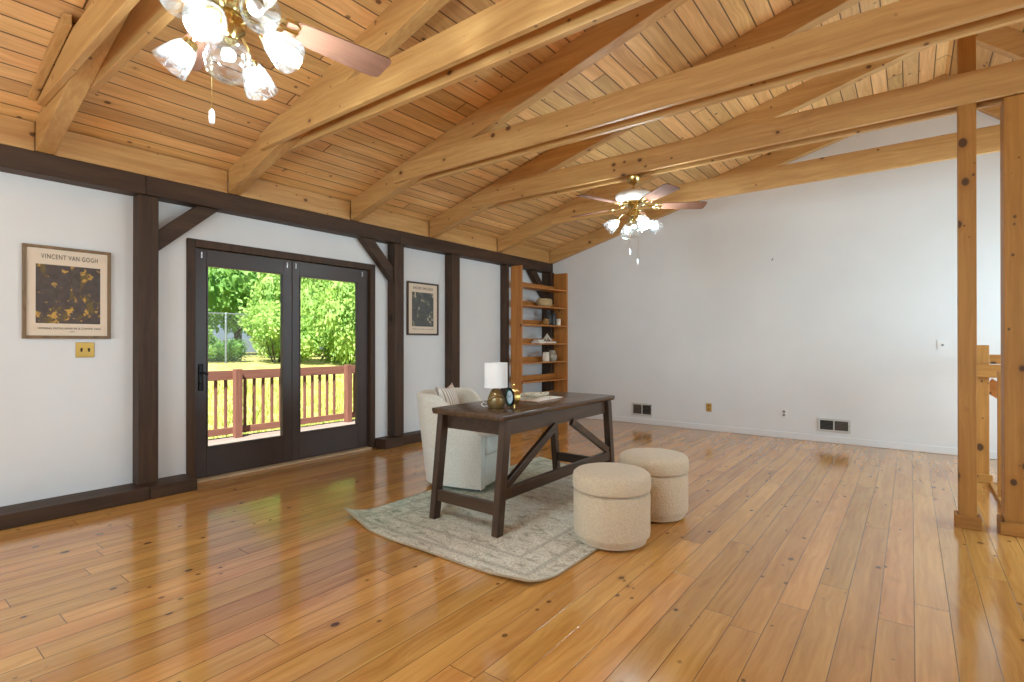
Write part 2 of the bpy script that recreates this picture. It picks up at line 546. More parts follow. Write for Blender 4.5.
def obj(name, bm, mat, parent=None, smooth=False, loc=(0, 0, 0)):
    bmesh.ops.recalc_face_normals(bm, faces=bm.faces)
    me = bpy.data.meshes.new(name)
    bm.to_mesh(me)
    bm.free()
    if smooth:
        for p in me.polygons:
            p.use_smooth = True
        if smooth != 'all':
            me.set_sharp_from_angle(angle=R(40))
    me.materials.append(M[mat] if isinstance(mat, str) else mat)
    o = bpy.data.objects.new(name, me)
    COL.objects.link(o)
    o.location = loc
    if parent: o.parent = parent
    return o

def tag(o, label=None, cat=None, group=None, kind=None):
    if label: o['label'] = label
    if cat: o['category'] = cat
    if group: o['group'] = group
    if kind: o['kind'] = kind
    return o

def empty(name, loc=(0, 0, 0), rz=0.0):
    o = bpy.data.objects.new(name, None)
    o.empty_display_size = 0.1
    o.location = loc
    o.rotation_euler = (0, 0, rz)
    COL.objects.link(o)
    return o

def copy_tree(o, parent=None):
    c = o.copy()
    COL.objects.link(c)
    if parent: c.parent = parent
    for ch in list(o.children):
        copy_tree(ch, c)
    return c

def NB(): return bmesh.new()

def one(name, mat, *boxes, parent=None, bev=0.0, smooth=False):
    """one mesh made of boxes; origin moved to the middle of its base"""
    bm = NB()
    for b in boxes:
        box(bm, *b, bev=bev)
    return obj(name, bm, mat, parent, smooth)

# ------------------------------------------------------------------ dimensions of the room
BY = 7.55                 # back wall plane
FY = -2.5                 # wall behind the camera
RX = 7.3                  # right wall
RIDGE = 5.36
def zc(x): return 2.77 + 0.27 * x if x <= RIDGE else 2.77 + 0.27 * RIDGE - 0.86 * (x - RIDGE)     # ceiling underside
def zr(x): return 2.555 + 0.27 * x if x <= RIDGE else 2.555 + 0.27 * RIDGE - 0.86 * (x - RIDGE)   # rafter underside
def structure(o): return tag(o, kind='structure')

# floor
bm = NB(); box(bm, -0.15, RX + 0.15, FY - 0.15, BY + 0.15, -0.12, 0.0)
structure(obj('floor', bm, 'floor'))
# ceiling: two sloping slabs
bm = NB()
prism(bm, [(-0.15, zc(-0.15)), (RIDGE, zc(RIDGE)), (RX + 0.15, zc(RX + 0.15)), (RX + 0.15, zc(RX + 0.15) + 0.15), (RIDGE, zc(RIDGE) + 0.2), (-0.15, zc(-0.15) + 0.15)], 'y', FY - 0.15, BY + 0.15)
structure(obj('ceiling', bm, 'ceiling'))
# left wall with the opening for the glass doors
DY0, DY1, DZ = 1.935, 3.855, 2.12
bm = NB()
box(bm, -0.14, 0, FY - 0.15, DY0, 0, 2.76)
box(bm, -0.14, 0, DY1, BY + 0.1, 0, 2.76)
box(bm, -0.14, 0, DY0, DY1, DZ, 2.76)
structure(obj('wall_left', bm, 'wall'))
# back wall: gable
bm = NB()
prism(bm, [(-0.1, 0), (RX + 0.1, 0), (RX + 0.1, zc(RX + 0.1)), (RIDGE, zc(RIDGE)), (-0.1, zc(-0.1))], 'y', BY, BY + 0.14)
structure(obj('wall_back', bm, 'wall'))
# wall behind the camera with a wide window added for the fill light
bm = NB()
wx0, wx1, wz0, wz1 = 1.0, 5.6, 0.5, 2.4
def gable_piece(a, b, z0, top=None):
    xs = [a] + ([RIDGE] if a < RIDGE < b else []) + [b]
    if top is None:
        prism(bm, [(a, z0), (b, z0)] + [(x, zc(x)) for x in reversed(xs)], 'y', FY - 0.14, FY)
    else:
        box(bm, a, b, FY - 0.14, FY, z0, top)
gable_piece(-0.1, wx0, 0); gable_piece(wx1, RX + 0.1, 0); gable_piece(wx0, wx1, 0, wz0); gable_piece(wx0, wx1, wz1)
structure(obj('wall_front', bm, 'wall'))
bm = NB()
for a, b, c, d in ((wx0 - .06, wx0 + .05, wz0 - .06, wz1 + .06), (wx1 - .05, wx1 + .06, wz0 - .06, wz1 + .06), (wx0 + .05, wx1 - .05, wz0 - .06, wz0 + .05),
                   (wx0 + .05, wx1 - .05, wz1 - .05, wz1 + .06), (3.26, 3.34, wz0 + .05, wz1 - .05)):
    box(bm, a, b, FY - 0.03, FY + 0.02, c, d, 0.004)
structure(obj('added_window_1', bm, 'dark_z'))
# right wall with a window added for the fill light
bm = NB()
wy0, wy1, vz0, vz1 = 3.6, 7.2, 0.6, 2.15
box(bm, RX, RX + 0.14, FY - 0.1, wy0, 0, zc(RX) + .02); box(bm, RX, RX + 0.14, wy1, BY + 0.1, 0, zc(RX) + .02)
box(bm, RX, RX + 0.14, wy0, wy1, 0, vz0); box(bm, RX, RX + 0.14, wy0, wy1, vz1, zc(RX) + .02)
structure(obj('wall_right', bm, 'wall'))
bm = NB()
for a, b, c, d in ((wy0 - .06, wy0 + .05, vz0 - .06, vz1 + .06), (wy1 - .05, wy1 + .06, vz0 - .06, vz1 + .06), (wy0 + .05, wy1 - .05, vz0 - .06, vz0 + .05), (wy0 + .05, wy1 - .05, vz1 - .05, vz1 + .06)):
    box(bm, RX - 0.02, RX + 0.03, a, b, c, d, 0.004)
structure(obj('added_window_2', bm, 'dark_y'))

# ------------------------------------------------------------------ dark timbers on the left wall
def timber(name, mat, b, label, cat, group=None, bev=0.006):
    bm = NB()
    x0, x1, y0, y1, z0, z1 = b
    cx, cy = (x0 + x1) / 2, (y0 + y1) / 2
    box(bm, x0 - cx, x1 - cx, y0 - cy, y1 - cy, 0, z1 - z0, bev)
    o = obj(name, bm, mat, loc=(cx, cy, z0))
    return tag(o, label, cat, group, 'thing')

PLATE0, PLATE1 = 2.445, 2.6
timber('wall_beam', 'dark_y', (0.001, 0.16, FY, 1.53, PLATE0, PLATE1), 'dark brown horizontal timber beam above the wall with the wide poster', 'beam')
timber('wall_beam', 'dark_y', (0.001, 0.16, 1.532, 4.165, PLATE0, PLATE1), 'dark brown horizontal timber beam above the glass doors', 'beam')
timber('wall_beam', 'dark_y', (0.001, 0.16, 4.167, BY - 0.002, PLATE0, PLATE1), 'dark brown horizontal timber beam above the grey poster and the bookshelf', 'beam')
timber('timber_post', 'dark_z', (0.001, 0.14, 1.487, 1.628, 0.102, PLATE0 - .001), 'dark brown square post between the wide poster and the glass doors', 'post')
timber('timber_post', 'dark_z', (0.001, 0.14, 4.10, 4.242, 0.115, PLATE0 - .001), 'dark brown square post between the glass doors and the grey poster', 'post')
timber('timber_post', 'dark_z', (0.001, 0.14, 5.082, 5.237, 0.115, PLATE0 - .001), 'dark brown square post right of the grey poster', 'post')
timber('timber_post', 'dark_z', (0.001, 0.14, 6.29, 6.34, 0.115, PLATE0 - .001), 'narrow dark brown post against the left side of the bookshelf', 'post')
timber('timber_post', 'dark_z', (0.001, 0.19, 7.435, BY - .002, 0.115, PLATE0 - .001), 'dark brown post in the room corner behind the bookshelf', 'post')

def brace(p0, p1, wid, label):
    """flat diagonal brace in the plane of the left wall: p0, p1 are (y, z) centreline ends"""
    bm = NB()
    a, b = Vector((p0[0], p0[1])), Vector((p1[0], p1[1]))
    t = (b - a).normalized(); nn = Vector((-t.y, t.x)) * wid / 2
    c = (a + b) / 2
    def off(y, z, q): return (q.x - c.x, q.y - c.y)
    pts = []
    # upright cut at the post, level cut at the beam
    def at_y(base, y): return base + t * ((y - base.x) / t.x)
    def at_z(base, z): return base + t * ((z - base.y) / t.y)
    for s in (1, -1):
        pts.append((at_y(a + nn * s, p0[0]), at_z(a + nn * s, p1[1])))
    q = [pts[0][0], pts[0][1], pts[1][1], pts[1][0]]
    prism(bm, [(v.x - c.x, v.y - c.y) for v in q], 'x', -0.045, 0.045, 0.004)
    o = obj('corner_brace', bm, 'dark_y', loc=(0.065, c.x, c.y))
    tag(o, label, 'brace', None, 'thing')
brace((1.629, 2.085), (2.02, PLATE0 - .001), 0.125, 'dark diagonal brace from the post at the left of the glass doors')
brace((4.099, 2.07), (3.73, PLATE0 - .001), 0.125, 'dark diagonal brace from the post at the right of the glass doors')
brace((7.434, 2.03), (7.03, PLATE0 - .001), 0.125, 'dark diagonal brace at the top of the bookshelf corner')

# dark sill beams that serve as baseboards
def baseb(name, b, mat='dark_y'):
    bm = NB(); box(bm, *b, bev=0.006)
    structure(obj(name, bm, mat))
baseb('baseboard_left', (0.001, 0.265, FY, 1.530, 0.001, 0.1))
baseb('baseboard_left_door', (0.001, 0.265, 1.532, 1.875, 0.001, 0.1))
baseb('baseboard_left_post', (0.001, 0.2, 3.915, 4.17, 0.001, 0.112))
baseb('baseboard_left_far', (0.001, 0.165, 4.172, BY - .002, 0.001, 0.112))
baseb('baseboard_back', (0.17, RX, BY - 0.012, BY - .001, 0.001, 0.085), 'wall')

# ------------------------------------------------------------------ glass doors
bm = NB()   # casing round the doors
box(bm, -0.10, 0.022, 1.885, 1.953, 0.001, 2.17, 0.004)
box(bm, -0.10, 0.022, 3.838, 3.905, 0.001, 2.17, 0.004)
box(bm, -0.10, 0.022, 1.954, 3.837, 2.10, 2.17, 0.004)
pass
structure(obj('trim_1', bm, 'dark_z'))
bm = NB(); box(bm, -0.13, 0.05, 1.954, 3.837, 0.001, 0.022, 0.004)
structure(obj('trim_2', bm, 'sill'))
def door(name, y0, y1, g0, g1, gz0, gz1):
    d = structure(empty(name, (-0.045, y0, 0.024)))
    z1 = 2.096 - 0.024
    bm = NB()
    box(bm, -.02, .02, 0, g0 - y0, 0, z1, .003)
    box(bm, -.02, .02, g1 - y0, y1 - y0, 0, z1, .003)
    box(bm, -.02, .02, g0 - y0, g1 - y0, 0, gz0 - .024, .003)
    box(bm, -.02, .02, g0 - y0, g1 - y0, gz1 - .024, z1, .003)
    obj('door_frame', bm, 'door', d)
    bm = NB()
    w = .012
    for a, b, c, e in ((g0, g0 + w, gz0, gz1), (g1 - w, g1, gz0, gz1), (g0 + w, g1 - w, gz0, gz0 + w), (g0 + w, g1 - w, gz1 - w, gz1)):
        box(bm, -.026, .026, a - y0, b - y0, c - .024, e - .024, .002)
    obj('glazing_bead', bm, 'door', d)
    bm = NB(); box(bm, -.004, .004, g0 + .002 - y0, g1 - .002 - y0, gz0 + .002 - .024, gz1 - .002 - .024)
    obj('glass_pane', bm, 'pane', d)
    return d
d1 = door('door_1', 1.957, 2.884, 2.062, 2.795, 0.285, 1.955)
d2 = door('door_2', 2.888, 3.834, 2.966, 3.70, 0.292, 1.95)
def latch(d, y, z):
    bm = NB(); box(bm, .02, .030, y - .007, y + .007, z - .028, z + .028, .003); box(bm, .03, .036, y - .005, y + .005, z - .006, z + .016, .002)
    tag(obj('latch', bm, 'silver', d), 'small silver latch')
latch(d1, 0.06, 2.015); latch(d1, 0.87, 2.02); latch(d2, 0.035, 2.02); latch(d2, 0.86, 2.02)
bm = NB()
box(bm, .02, .028, .035, .075, .79, 1.03, .008)
obj_h = obj('handle', bm, 'blackmetal', d1)
bm = NB(); tube(bm, [(.028, .055, .95), (.06, .055, .95), (.066, .066, .948), (.066, .098, .94)], .009, 10)
obj('lever', bm, 'blackmetal', obj_h, True)
bm = NB(); lathe(bm, [(.014, 0), (.014, .012), (.004, .014)], 16, Matrix.Translation((.028, .055, .86)) @ Matrix.Rotation(R(90), 4, 'Y'))
obj('keyhole', bm, 'blackmetal', obj_h, True)
bm = NB()
for z in (.25, 1.05, 1.85): lathe(bm, [(.008, z), (.008, z + .09)], 10, Matrix.Translation((.024, .0, 0)))
obj('hinge', bm, 'door', d2, True)

# ------------------------------------------------------------------ pine roof timbers
RW = 0.105
RAFTY = [0.86, 2.165, 3.46, 4.64, 6.02]
ORD = ['nearest the camera, at the near ceiling fan', 'second from the camera', 'third from the camera', 'fourth from the camera, at the far ceiling fan', 'fifth from the camera']
PINE = 'pine roof timbers'
def beam_mesh(name, pts, y0, y1, mat, label, cat, group=None, bev=0.005):
    """outline in x, z pushed from y0 to y1, origin in its middle"""
    cx = sum(p[0] for p in pts) / len(pts); cz = min(p[1] for p in pts); cy = (y0 + y1) / 2
    bm = NB()
    prism(bm, [(p[0] - cx, p[1] - cz) for p in pts], 'y', y0 - cy, y1 - cy, bev)
    return tag(obj(name, bm, mat, loc=(cx, cy, cz)), label, cat, group, 'thing')

def rafter(y0, y1, desc):
    beam_mesh('rafter', [(0.163, zr(0.163)), (RIDGE, zr(RIDGE)), (RIDGE, zc(RIDGE) - .001), (0.163, zc(0.163) - .001)], y0, y1, 'pine_x',
              'sloping pine rafter, ' + desc, 'rafter')
for y, d in zip(RAFTY, ORD):
    rafter(y, y + RW, d)
rafter(BY - .10, BY - .002, 'flat against the white back wall')
for y, d in list(zip(RAFTY, ORD))[2:] + [(BY - .10, 'against the white back wall')]:
    y1 = min(y + RW, BY - .002)
    beam_mesh('short_rafter', [(RIDGE + .001, zr(RIDGE)), (7.25, zr(7.25)), (7.25, zc(7.25) - .001), (RIDGE + .001, zc(RIDGE) - .001)], y, y1, 'pine_x',
              'steep pine rafter past the ridge, ' + d, 'rafter')
TZ0, TZ1 = 2.85, 3.055
def tie(y0, y1, label, x0=0.93, x1=6.6, z0=TZ0, z1=TZ1, foot=0.12, run=0.33):
    beam_mesh('tie_beam', [(x0, z0), (x1, z0), (x1, z1), (x0 + run, z1), (x0, z0 + foot)], y0, y1, 'pine_x', label, 'tie beam')
tt = ['nearest pair, above the near ceiling fan', 'second pair from the camera', 'third pair from the camera', 'pair that carries the far ceiling fan']
for y, d, dz in zip(RAFTY[:4], tt, (-.02, -.015, 0, .0)):
    near = d.startswith('nearest')
    tie(y - .042, y - .001, 'long level pine tie beam, camera-side board of the ' + d, x0=.45 if near else (.80 if y < 3 else .93), z0=TZ0 + dz, z1=TZ1 + dz,
        foot=.03 if near else .12, run=.85 if near else .33)
    tie(y + RW + .001, y + RW + .042, 'long level pine tie beam, far-side board of the ' + d, z0=TZ0 + dz, z1=TZ1 + dz)
tie(RAFTY[4] - .042, RAFTY[4] - .001, 'single level pine tie beam behind the far fan, closest to the white back wall', x0=1.15, z0=2.868, z1=3.09)
# blocking boards between the rafter feet
edges = [FY] + [v for y in RAFTY for v in (y, y + RW)] + [BY - .10]
bl = ['left of the near rafter', 'between the first and second rafters', 'between the second and third rafters', 'between the third and fourth rafters',
      'between the fourth and fifth rafters', 'between the fifth rafter and the back wall']
for i in range(6):
    a, b = edges[2 * i] + .002, edges[2 * i + 1] - .002
    timber('blocking_board', 'pine_y', (0.125, 0.158, a, b, PLATE1 + .001, 2.802), 'pine board above the dark wall beam ' + bl[i], 'board', None, 0.003)
bm = NB()
prism(bm, [(.42, 2.858), (1.29, 3.038), (1.29, 3.105), (.42, 2.925)], 'y', .776, .8165, .003)
tag(obj('cleat', bm, 'pine_x'), 'short pine cleat beside the near rafter, under the ceiling', 'cleat', None, 'thing')

# free-standing pine posts at the stairs
p1 = empty('pine_post', (5.362, 4.70, 0))
tag(p1, 'slim square pine post standing left at the stair opening, up to the ridge', 'post', None, 'thing')
bm = NB(); box(bm, -.047, .047, -.058, .045, 0.0, 3.94, .004); obj('shaft', bm, 'amber_z', p1)
bm = NB()
box(bm, -.068, .068, -.078, -.0585, .001, .085, .004); box(bm, -.068, -.048, -.058, .045, .001, .085, .004); box(bm, .048, .068, -.058, .045, .001, .085, .004)
obj('base_trim', bm, 'amber_x', p1)
p2 = empty('pine_post', (5.632, 4.69, 0))
tag(p2, 'thick knotty pine post at the right edge of the stair opening', 'post', None, 'thing')
bm = NB(); box(bm, -.09, .09, -.048, .13, 0.0, TZ0 - .002, .004); obj('shaft', bm, 'amber_z', p2)
bm = NB(); box(bm, -.112, .112, -.07, -.049, .001, .085, .004); box(bm, -.112, -.091, -.048, .13, .001, .085, .004)
obj('base_trim', bm, 'amber_x', p2)
# stair railing behind the posts
sr = empty('stair_railing', (5.5, 6.3, 0))
tag(sr, 'pine newel post and handrail of the stair railing behind the slim post', 'railing', None, 'thing')
def part(name, mat, parent, *bx, bev=.004):
    bm = NB()
    ox, oy, oz = parent.location
    for b in bx: box(bm, b[0] - ox, b[1] - ox, b[2] - oy, b[3] - oy, b[4] - oz, b[5] - oz, bev=bev)
    return obj(name, bm, mat, parent)
part('newel_post', 'amber_z', sr, (5.475, 5.612, 6.25, 6.36, 0, 1.225))
part('base_trim', 'amber_x', sr, (5.455, 5.632, 6.225, 6.248, .001, .075))
part('handrail', 'amber_x', sr, (5.49, 6.9, 6.18, 6.245, .94, 1.055))
part('back_rail', 'amber_x', sr, (5.59, 6.9, 6.87, 6.95, 1.04, 1.13))
part('floor_trim', 'amber_y', sr, (5.60, 5.67, 4.85, 6.17, .001, .03))
part('upright', 'amber_z', sr, (5.605, 5.64, 5.62, 5.66, .031, 1.02), (5.64, 5.662, 5.45, 5.48, .031, 1.02))
bm = NB(); bar(bm, (.12, -.05 + .3, .86), (.9, -.05 + .3, .3), .045, .13, .004); obj('sloping_rail', bm, 'shelf_x', sr)

# ------------------------------------------------------------------ pictures and plates on the left wall
def text(body, size, mat, parent, loc, width=None, name='title_text'):
    cu = bpy.data.curves.new(name, 'FONT')
    cu.body = body; cu.size = size; cu.align_x = 'CENTER'; cu.align_y = 'CENTER'; cu.extrude = 0.0004
    cu.space_character = 1.15
    o = bpy.data.objects.new(name, cu)
    cu.materials.append(M[mat])
    COL.objects.link(o); o.parent = parent; o.location = loc
    o.rotation_euler = (R(90), 0, R(90))
    bpy.context.view_layer.update()
    if width:
        s = width / max(o.dimensions.x, 1e-4)
        o.scale = (s, max(0.7 * s, 1.0) if s > 1 else 1, 1)
    me = bpy.data.meshes.new_from_object(o.evaluated_get(bpy.context.evaluated_depsgraph_get()))
    r = bpy.data.objects.new(name, me)
    COL.objects.link(r)
    r.parent = parent; r.location = o.location; r.rotation_euler = o.rotation_euler; r.scale = o.scale
    bpy.data.objects.remove(o)
    r.name = name
    return r
def poster(y0, y1, z0, z1, fm, art, label, ay0, ay1, az0, az1, fw=.022):
    p = empty('framed_poster', (0.001, (y0 + y1) / 2, z0))
    tag(p, label, 'poster', None, 'thing')
    w, h = (y1 - y0) / 2, z1 - z0
    bm = NB()
    box(bm, 0, .024, -w, -w + fw, 0, h, .003); box(bm, 0, .024, w - fw, w, 0, h, .003)
    box(bm, 0, .024, -w + fw, w - fw, 0, fw, .003); box(bm, 0, .024, -w + fw, w - fw, h - fw, h, .003)
    obj('frame', bm, fm, p)
    bm = NB(); box(bm, .004, .012, -w + fw, w - fw, fw, h - fw); obj('paper', bm, 'paper', p)
    bm = NB(); box(bm, .012, .013, ay0 * w, ay1 * w, az0 * h, az1 * h)
    tag(obj('print', bm, art, p), 'mottled painted picture')
    return p, w, h
p, w, h = poster(0.817, 1.337, 1.278, 1.962, 'frameoak', 'art_warm', 'wide poster in an oak frame with ochre flower print, above the brass switch plate', -.72, .74, .165, .80)
text('VINCENT VAN GOGH', .05, 'ink', p, (.0135, 0.01, h * .885), w * 1.28)
text('IMPERIAL FRITILLARIES IN A COPPER VASE', .02, 'ink', p, (.0135, 0.01, h * .11), w * 1.42, 'caption_text')
text('1887', .010, 'ink', p, (.0135, 0.02, h * .075), w * .12, 'date_text')
p, w, h = poster(4.40, 4.945, 1.343, 2.028, 'framedark', 'art_grey', 'narrow poster in a dark frame with grey print, between two dark posts', -.70, .68, .165, .81)
text('VINCENT VAN GOGH', .05, 'ink', p, (.0135, 0.0, h * .885), w * 1.28)
text('IMPERIAL FRITILLARIES IN A COPPER VASE', .014, 'ink', p, (.0135, 0.0, h * .115), w * 1.36, 'caption_text')

sp = empty('light_switch', (0.001, 1.178, 1.192)); tag(sp, 'square brass plate with two toggle switches below the wide poster', 'switch plate', None, 'thing')
bm = NB(); box(bm, 0, .007, -.058, .058, -.058, .058, .004); obj('plate', bm, 'brassplate', sp)
for y in (-.023, .023):
    bm = NB(); box(bm, .007, .01, y - .006, y + .006, -.014, .014, .001); bar(bm, (.008, y, 0), (.022, y, .010), .008, .007)
    tag(obj('toggle', bm, 'darkgrey', sp), 'dark toggle')
# back wall fittings
def vent(x0, x1, z0, z1, label, flip):
    v = empty('wall_vent', ((x0 + x1) / 2, BY - .001, (z0 + z1) / 2)); tag(v, label, 'vent', 'return air vents low on the back wall', 'thing')
    w, h = (x1 - x0) / 2, (z1 - z0) / 2
    bm = NB(); f = .026
    for a in ((-w, -w + f, -h, h), (w - f, w, -h, h), (-w + f, w - f, -h, -h + f), (-w + f, w - f, h - f, h), (-.007, .007, -h + f, h - f)):
        box(bm, a[0], a[1], -.012, 0, a[2], a[3], .002)
    obj('frame', bm, 'ventwhite', v)
    bm = NB(); box(bm, -w + f, w - f, -.002, -.0005, -h + f, h - f); obj('recess', bm, 'darkgrey', v)
    for side in (-1, 1):
        bm = NB()
        a, b = (-w + f, -.007) if side < 0 else (.007, w - f)
        n = 7; ph = (2 * h - 2 * f) / n
        tilt = .006 if side * flip > 0 else .0015
        for i in range(n):
            z = -h + f + ph * (i + .5)
            prism(bm, [(-.004, z - tilt - .001), (-.004, z - tilt + .001), (-.011, z + tilt + .001), (-.011, z + tilt - .001)], 'x', a, b)
        obj('louvres', bm, 'ventgrey', v)
    bm = NB(); tube(bm, [(w - f / 2, -.012, .012), (w - f / 2, -.024, .0)], .003, 6); obj('lever', bm, 'ventgrey', v)
vent(1.615, 1.955, .125, .318, 'small grey louvred wall vent on the back wall near the desk', -1)
vent(4.125, 4.475, .135, .303, 'wider grey louvred wall vent low on the back wall, right of the white outlet', 1)
def plate(name, x, z, w, h, mat, label):
    e = empty(name, (x, BY - .001, z)); tag(e, label, 'outlet' if 'outlet' in name else 'switch plate', None, 'thing')
    bm = NB(); box(bm, -w, w, -.006, 0, -h, h, .003); obj('plate', bm, mat, e)
    return e
e = plate('wall_outlet', 2.786, .327, .037, .058, 'brassplate', 'brass outlet plate low on the back wall between the vents')
for z in (-.022, .022):
    bm = NB(); lathe(bm, [(.014, 0), (.014, .003)], 16, Matrix.Translation((0, -.006, z)) @ Matrix.Rotation(R(90), 4, 'X')); obj('socket', bm, 'amber', e)
e = plate('wall_outlet', 3.743, .325, .037, .058, 'whiteplastic', 'white outlet low on the back wall beside the wider vent')
for z in (-.022, .022):
    bm = NB(); lathe(bm, [(.017, 0), (.017, .003)], 16, Matrix.Translation((0, -.006, z)) @ Matrix.Rotation(R(90), 4, 'X')); obj('socket', bm, 'greyslot', e)
e = plate('thermostat_plate', 5.335, 1.221, .043, .056, 'whiteplastic', 'white wall plate on the back wall just left of the slim pine post')
bm = NB(); lathe(bm, [(.012, 0), (.008, .008), (.008, .012)], 14, Matrix.Translation((0.005, -.006, 0)) @ Matrix.Rotation(R(90), 4, 'X')); obj('knob', bm, 'greyslot', e)
bm = NB(); tube(bm, [(3.6, BY - .006, 2.33), (3.615, BY - .012, 2.36)], .006, 6)
tag(obj('wall_hook', bm, 'greyslot'), 'tiny dark hook high on the white back wall', 'hook', None, 'thing')

# ------------------------------------------------------------------ bookshelf in the corner
bs = empty('bookshelf', (0.17, 6.92, 0))
tag(bs, 'tall orange pine bookshelf with open shelves in the far left corner', 'bookshelf', None, 'thing')
part('side_panel', 'shelf_z', bs, (0.17, 0.375, 6.345, 6.372, 0.001, 2.425))
part('side_panel', 'shelf_z', bs, (0.195, 0.46, 7.515, 7.545, 0.001, 2.42))
SZ = [2.10 - .2955 * k for k in range(7)] + [.08]
for z in SZ:
    bm = NB()
    prism(bm, [(0.195 - .17, 6.373 - 6.92), (.378 - .17, 6.373 - 6.92), (.468 - .17, 7.514 - 6.92), (.195 - .17, 7.514 - 6.92)], 'z', z, z + .022, .003)
    obj('shelf', bm, 'shelf_y', bs)
    part('back_rail', 'shelf_y', bs, (0.195, 0.215, 6.373, 7.514, z + .0225, z + .10), bev=.002) if True else None

def lathe_thing(name, prof, mat, loc, label, cat, seg=32, group=None):
    e = empty(name, loc); tag(e, label, cat, group, 'thing')
    bm = NB(); lathe(bm, prof, seg); obj('body', bm, mat, e, True)
    return e
def on(k): return SZ[k] + .0225
# basket
e = empty('woven_basket', (.348, 7.0, on(1))); tag(e, 'small oval woven straw basket on the second shelf from the top', 'basket', None, 'thing')
bm = NB()
prof = [(.075, 0), (.10, .02), (.115, .06), (.11, .10), (.102, .118), (.094, .118), (.10, .09), (.105, .06), (.09, .02), (.01, .012)]
lathe(bm, prof, 40); 
for v in bm.verts: v.co.y *= 1.35
obj('body', bm, 'wicker', e, True)
bm = NB()
for z, r in ((.02, .102), (.045, .113), (.07, .117), (.095, .114), (.118, .1)):
    tube(bm, [(r * math.cos(a), 1.35 * r * math.sin(a), z) for a in [2 * PI * i / 40 for i in range(40)]], .006, 6, True)
obj('weave_bands', bm, 'wicker', e, True)
for s in (-1, 1):
    bm = NB(); tube(bm, [(.0 + .03 * math.cos(a), s * .138, .10 + .03 * math.sin(a)) for a in [PI * i / 8 for i in range(9)]], .005, 6); obj('handle', bm, 'wicker', e, True)
# amber pot, dark vases, candle on the third shelf
e = lathe_thing('glazed_pot', [(.04, 0), (.058, .02), (.06, .05), (.045, .08), (.045, .09), (.038, .09), (.04, .06), (.01, .01)], 'amber', (.34, 7.05, on(2)), 'small amber glazed pot with a narrow neck, beside the dark vases', 'pot')
bm = NB(); lathe(bm, [(.046, .088), (.048, .1), (.01, .112)], 24); obj('lid', bm, 'amber', e, True)
lathe_thing('dark_vase', [(.05, 0), (.065, .06), (.06, .16), (.03, .22), (.03, .25), (.038, .262), (.03, .262), (.022, .24), (.02, .2)], 'darkvase', (.29, 7.2, on(2)), 'taller charcoal vase with a narrow neck on the third shelf', 'vase')
lathe_thing('dark_vase', [(.045, 0), (.05, .05), (.05, .17), (.04, .2), (.044, .21), (.036, .21), (.03, .18)], 'darkvase', (.31, 7.33, on(2)), 'shorter straight charcoal vase behind the white candle', 'vase')
e = lathe_thing('pillar_candle', [(.036, 0), (.037, .004), (.037, .108), (.034, .112), (.01, .108)], 'ivory', (.39, 7.36, on(2)), 'white pillar candle at the right end of the third shelf', 'candle')
bm = NB(); tube(bm, [(0, 0, .107), (.002, 0, .122)], .0015, 6); obj('wick', bm, 'darkgrey', e)
# books and ornament on the fourth shelf
def book(name, loc, l, w, t, cover, label, rz=0, group=None):
    e = empty(name, loc, rz); tag(e, label, 'book', group, 'thing')
    bm = NB()
    box(bm, -w / 2, w / 2, -l / 2, l / 2, 0, .003, .0008); box(bm, -w / 2, w / 2, -l / 2, l / 2, t - .003, t, .0008); box(bm, -w / 2, -w / 2 + .004, -l / 2, l / 2, .003, t - .003)
    obj('cover', bm, cover, e)
    bm = NB(); box(bm, -w / 2 + .005, w / 2 - .004, -l / 2 + .004, l / 2 - .004, .003, t - .003); obj('pages', bm, 'page', e)
    return e
book('book', (.335, 6.87, on(3)), .22, .15, .032, 'ivory', 'bottom ivory book of the stack at the left of the fourth shelf', R(3))
book('book', (.33, 6.86, on(3) + .033), .15, .11, .026, 'bookpink', 'middle dusty pink book of the stack at the left of the fourth shelf', R(-4))
book('book', (.33, 7.13, on(3)), .28, .16, .03, 'darkbook', 'dark flat book under the white folded ornament', R(0))
e = empty('folded_ornament', (.33, 7.11, on(3) + .0305)); tag(e, 'white pointed knot ornament on the dark book of the fourth shelf', 'ornament', None, 'thing')
bm = NB()
for k in range(3):
    a = k * PI / 3
    tube(bm, [(.07 * math.cos(a) * c, .07 * math.sin(a) * c * 1.3, .014 + .10 * (1 - abs(c)) ** 1.2) for c in [-1 + .2 * i for i in range(11)]], .013, 8)
obj('knot', bm, 'ivory', e, True)
# mug and handled vase on the fifth shelf
e = lathe_thing('pitcher', [(.052, 0), (.058, .01), (.055, .1), (.05, .14), (.055, .152), (.049, .152), (.044, .13), (.05, .08), (.045, .012), (.005, .01)], 'ivory', (.36, 7.03, on(4)), 'cream pitcher with handle on the fifth shelf', 'pitcher')
bm = NB(); tube(bm, [(0, -.053, .12), (0, -.082, .115), (0, -.088, .08), (0, -.075, .045), (0, -.056, .04)], .007, 8); obj('handle', bm, 'ivory', e, True)
e = lathe_thing('handled_vase', [(.05, 0), (.075, .03), (.08, .08), (.06, .125), (.04, .14), (.042, .17), (.055, .182), (.046, .182), (.034, .165), (.032, .14), (.05, .12), (.07, .08), (.06, .03), (.01, .01)], 'greyvase', (.36, 7.22, on(4)), 'grey stoneware vase with two handles on the fifth shelf', 'vase')
for s in (-1, 1):
    bm = NB(); tube(bm, [(0, s * .042, .165), (0, s * .075, .172), (0, s * .088, .145), (0, s * .07, .112)], .009, 8); obj('handle', bm, 'greyvase', e, True)

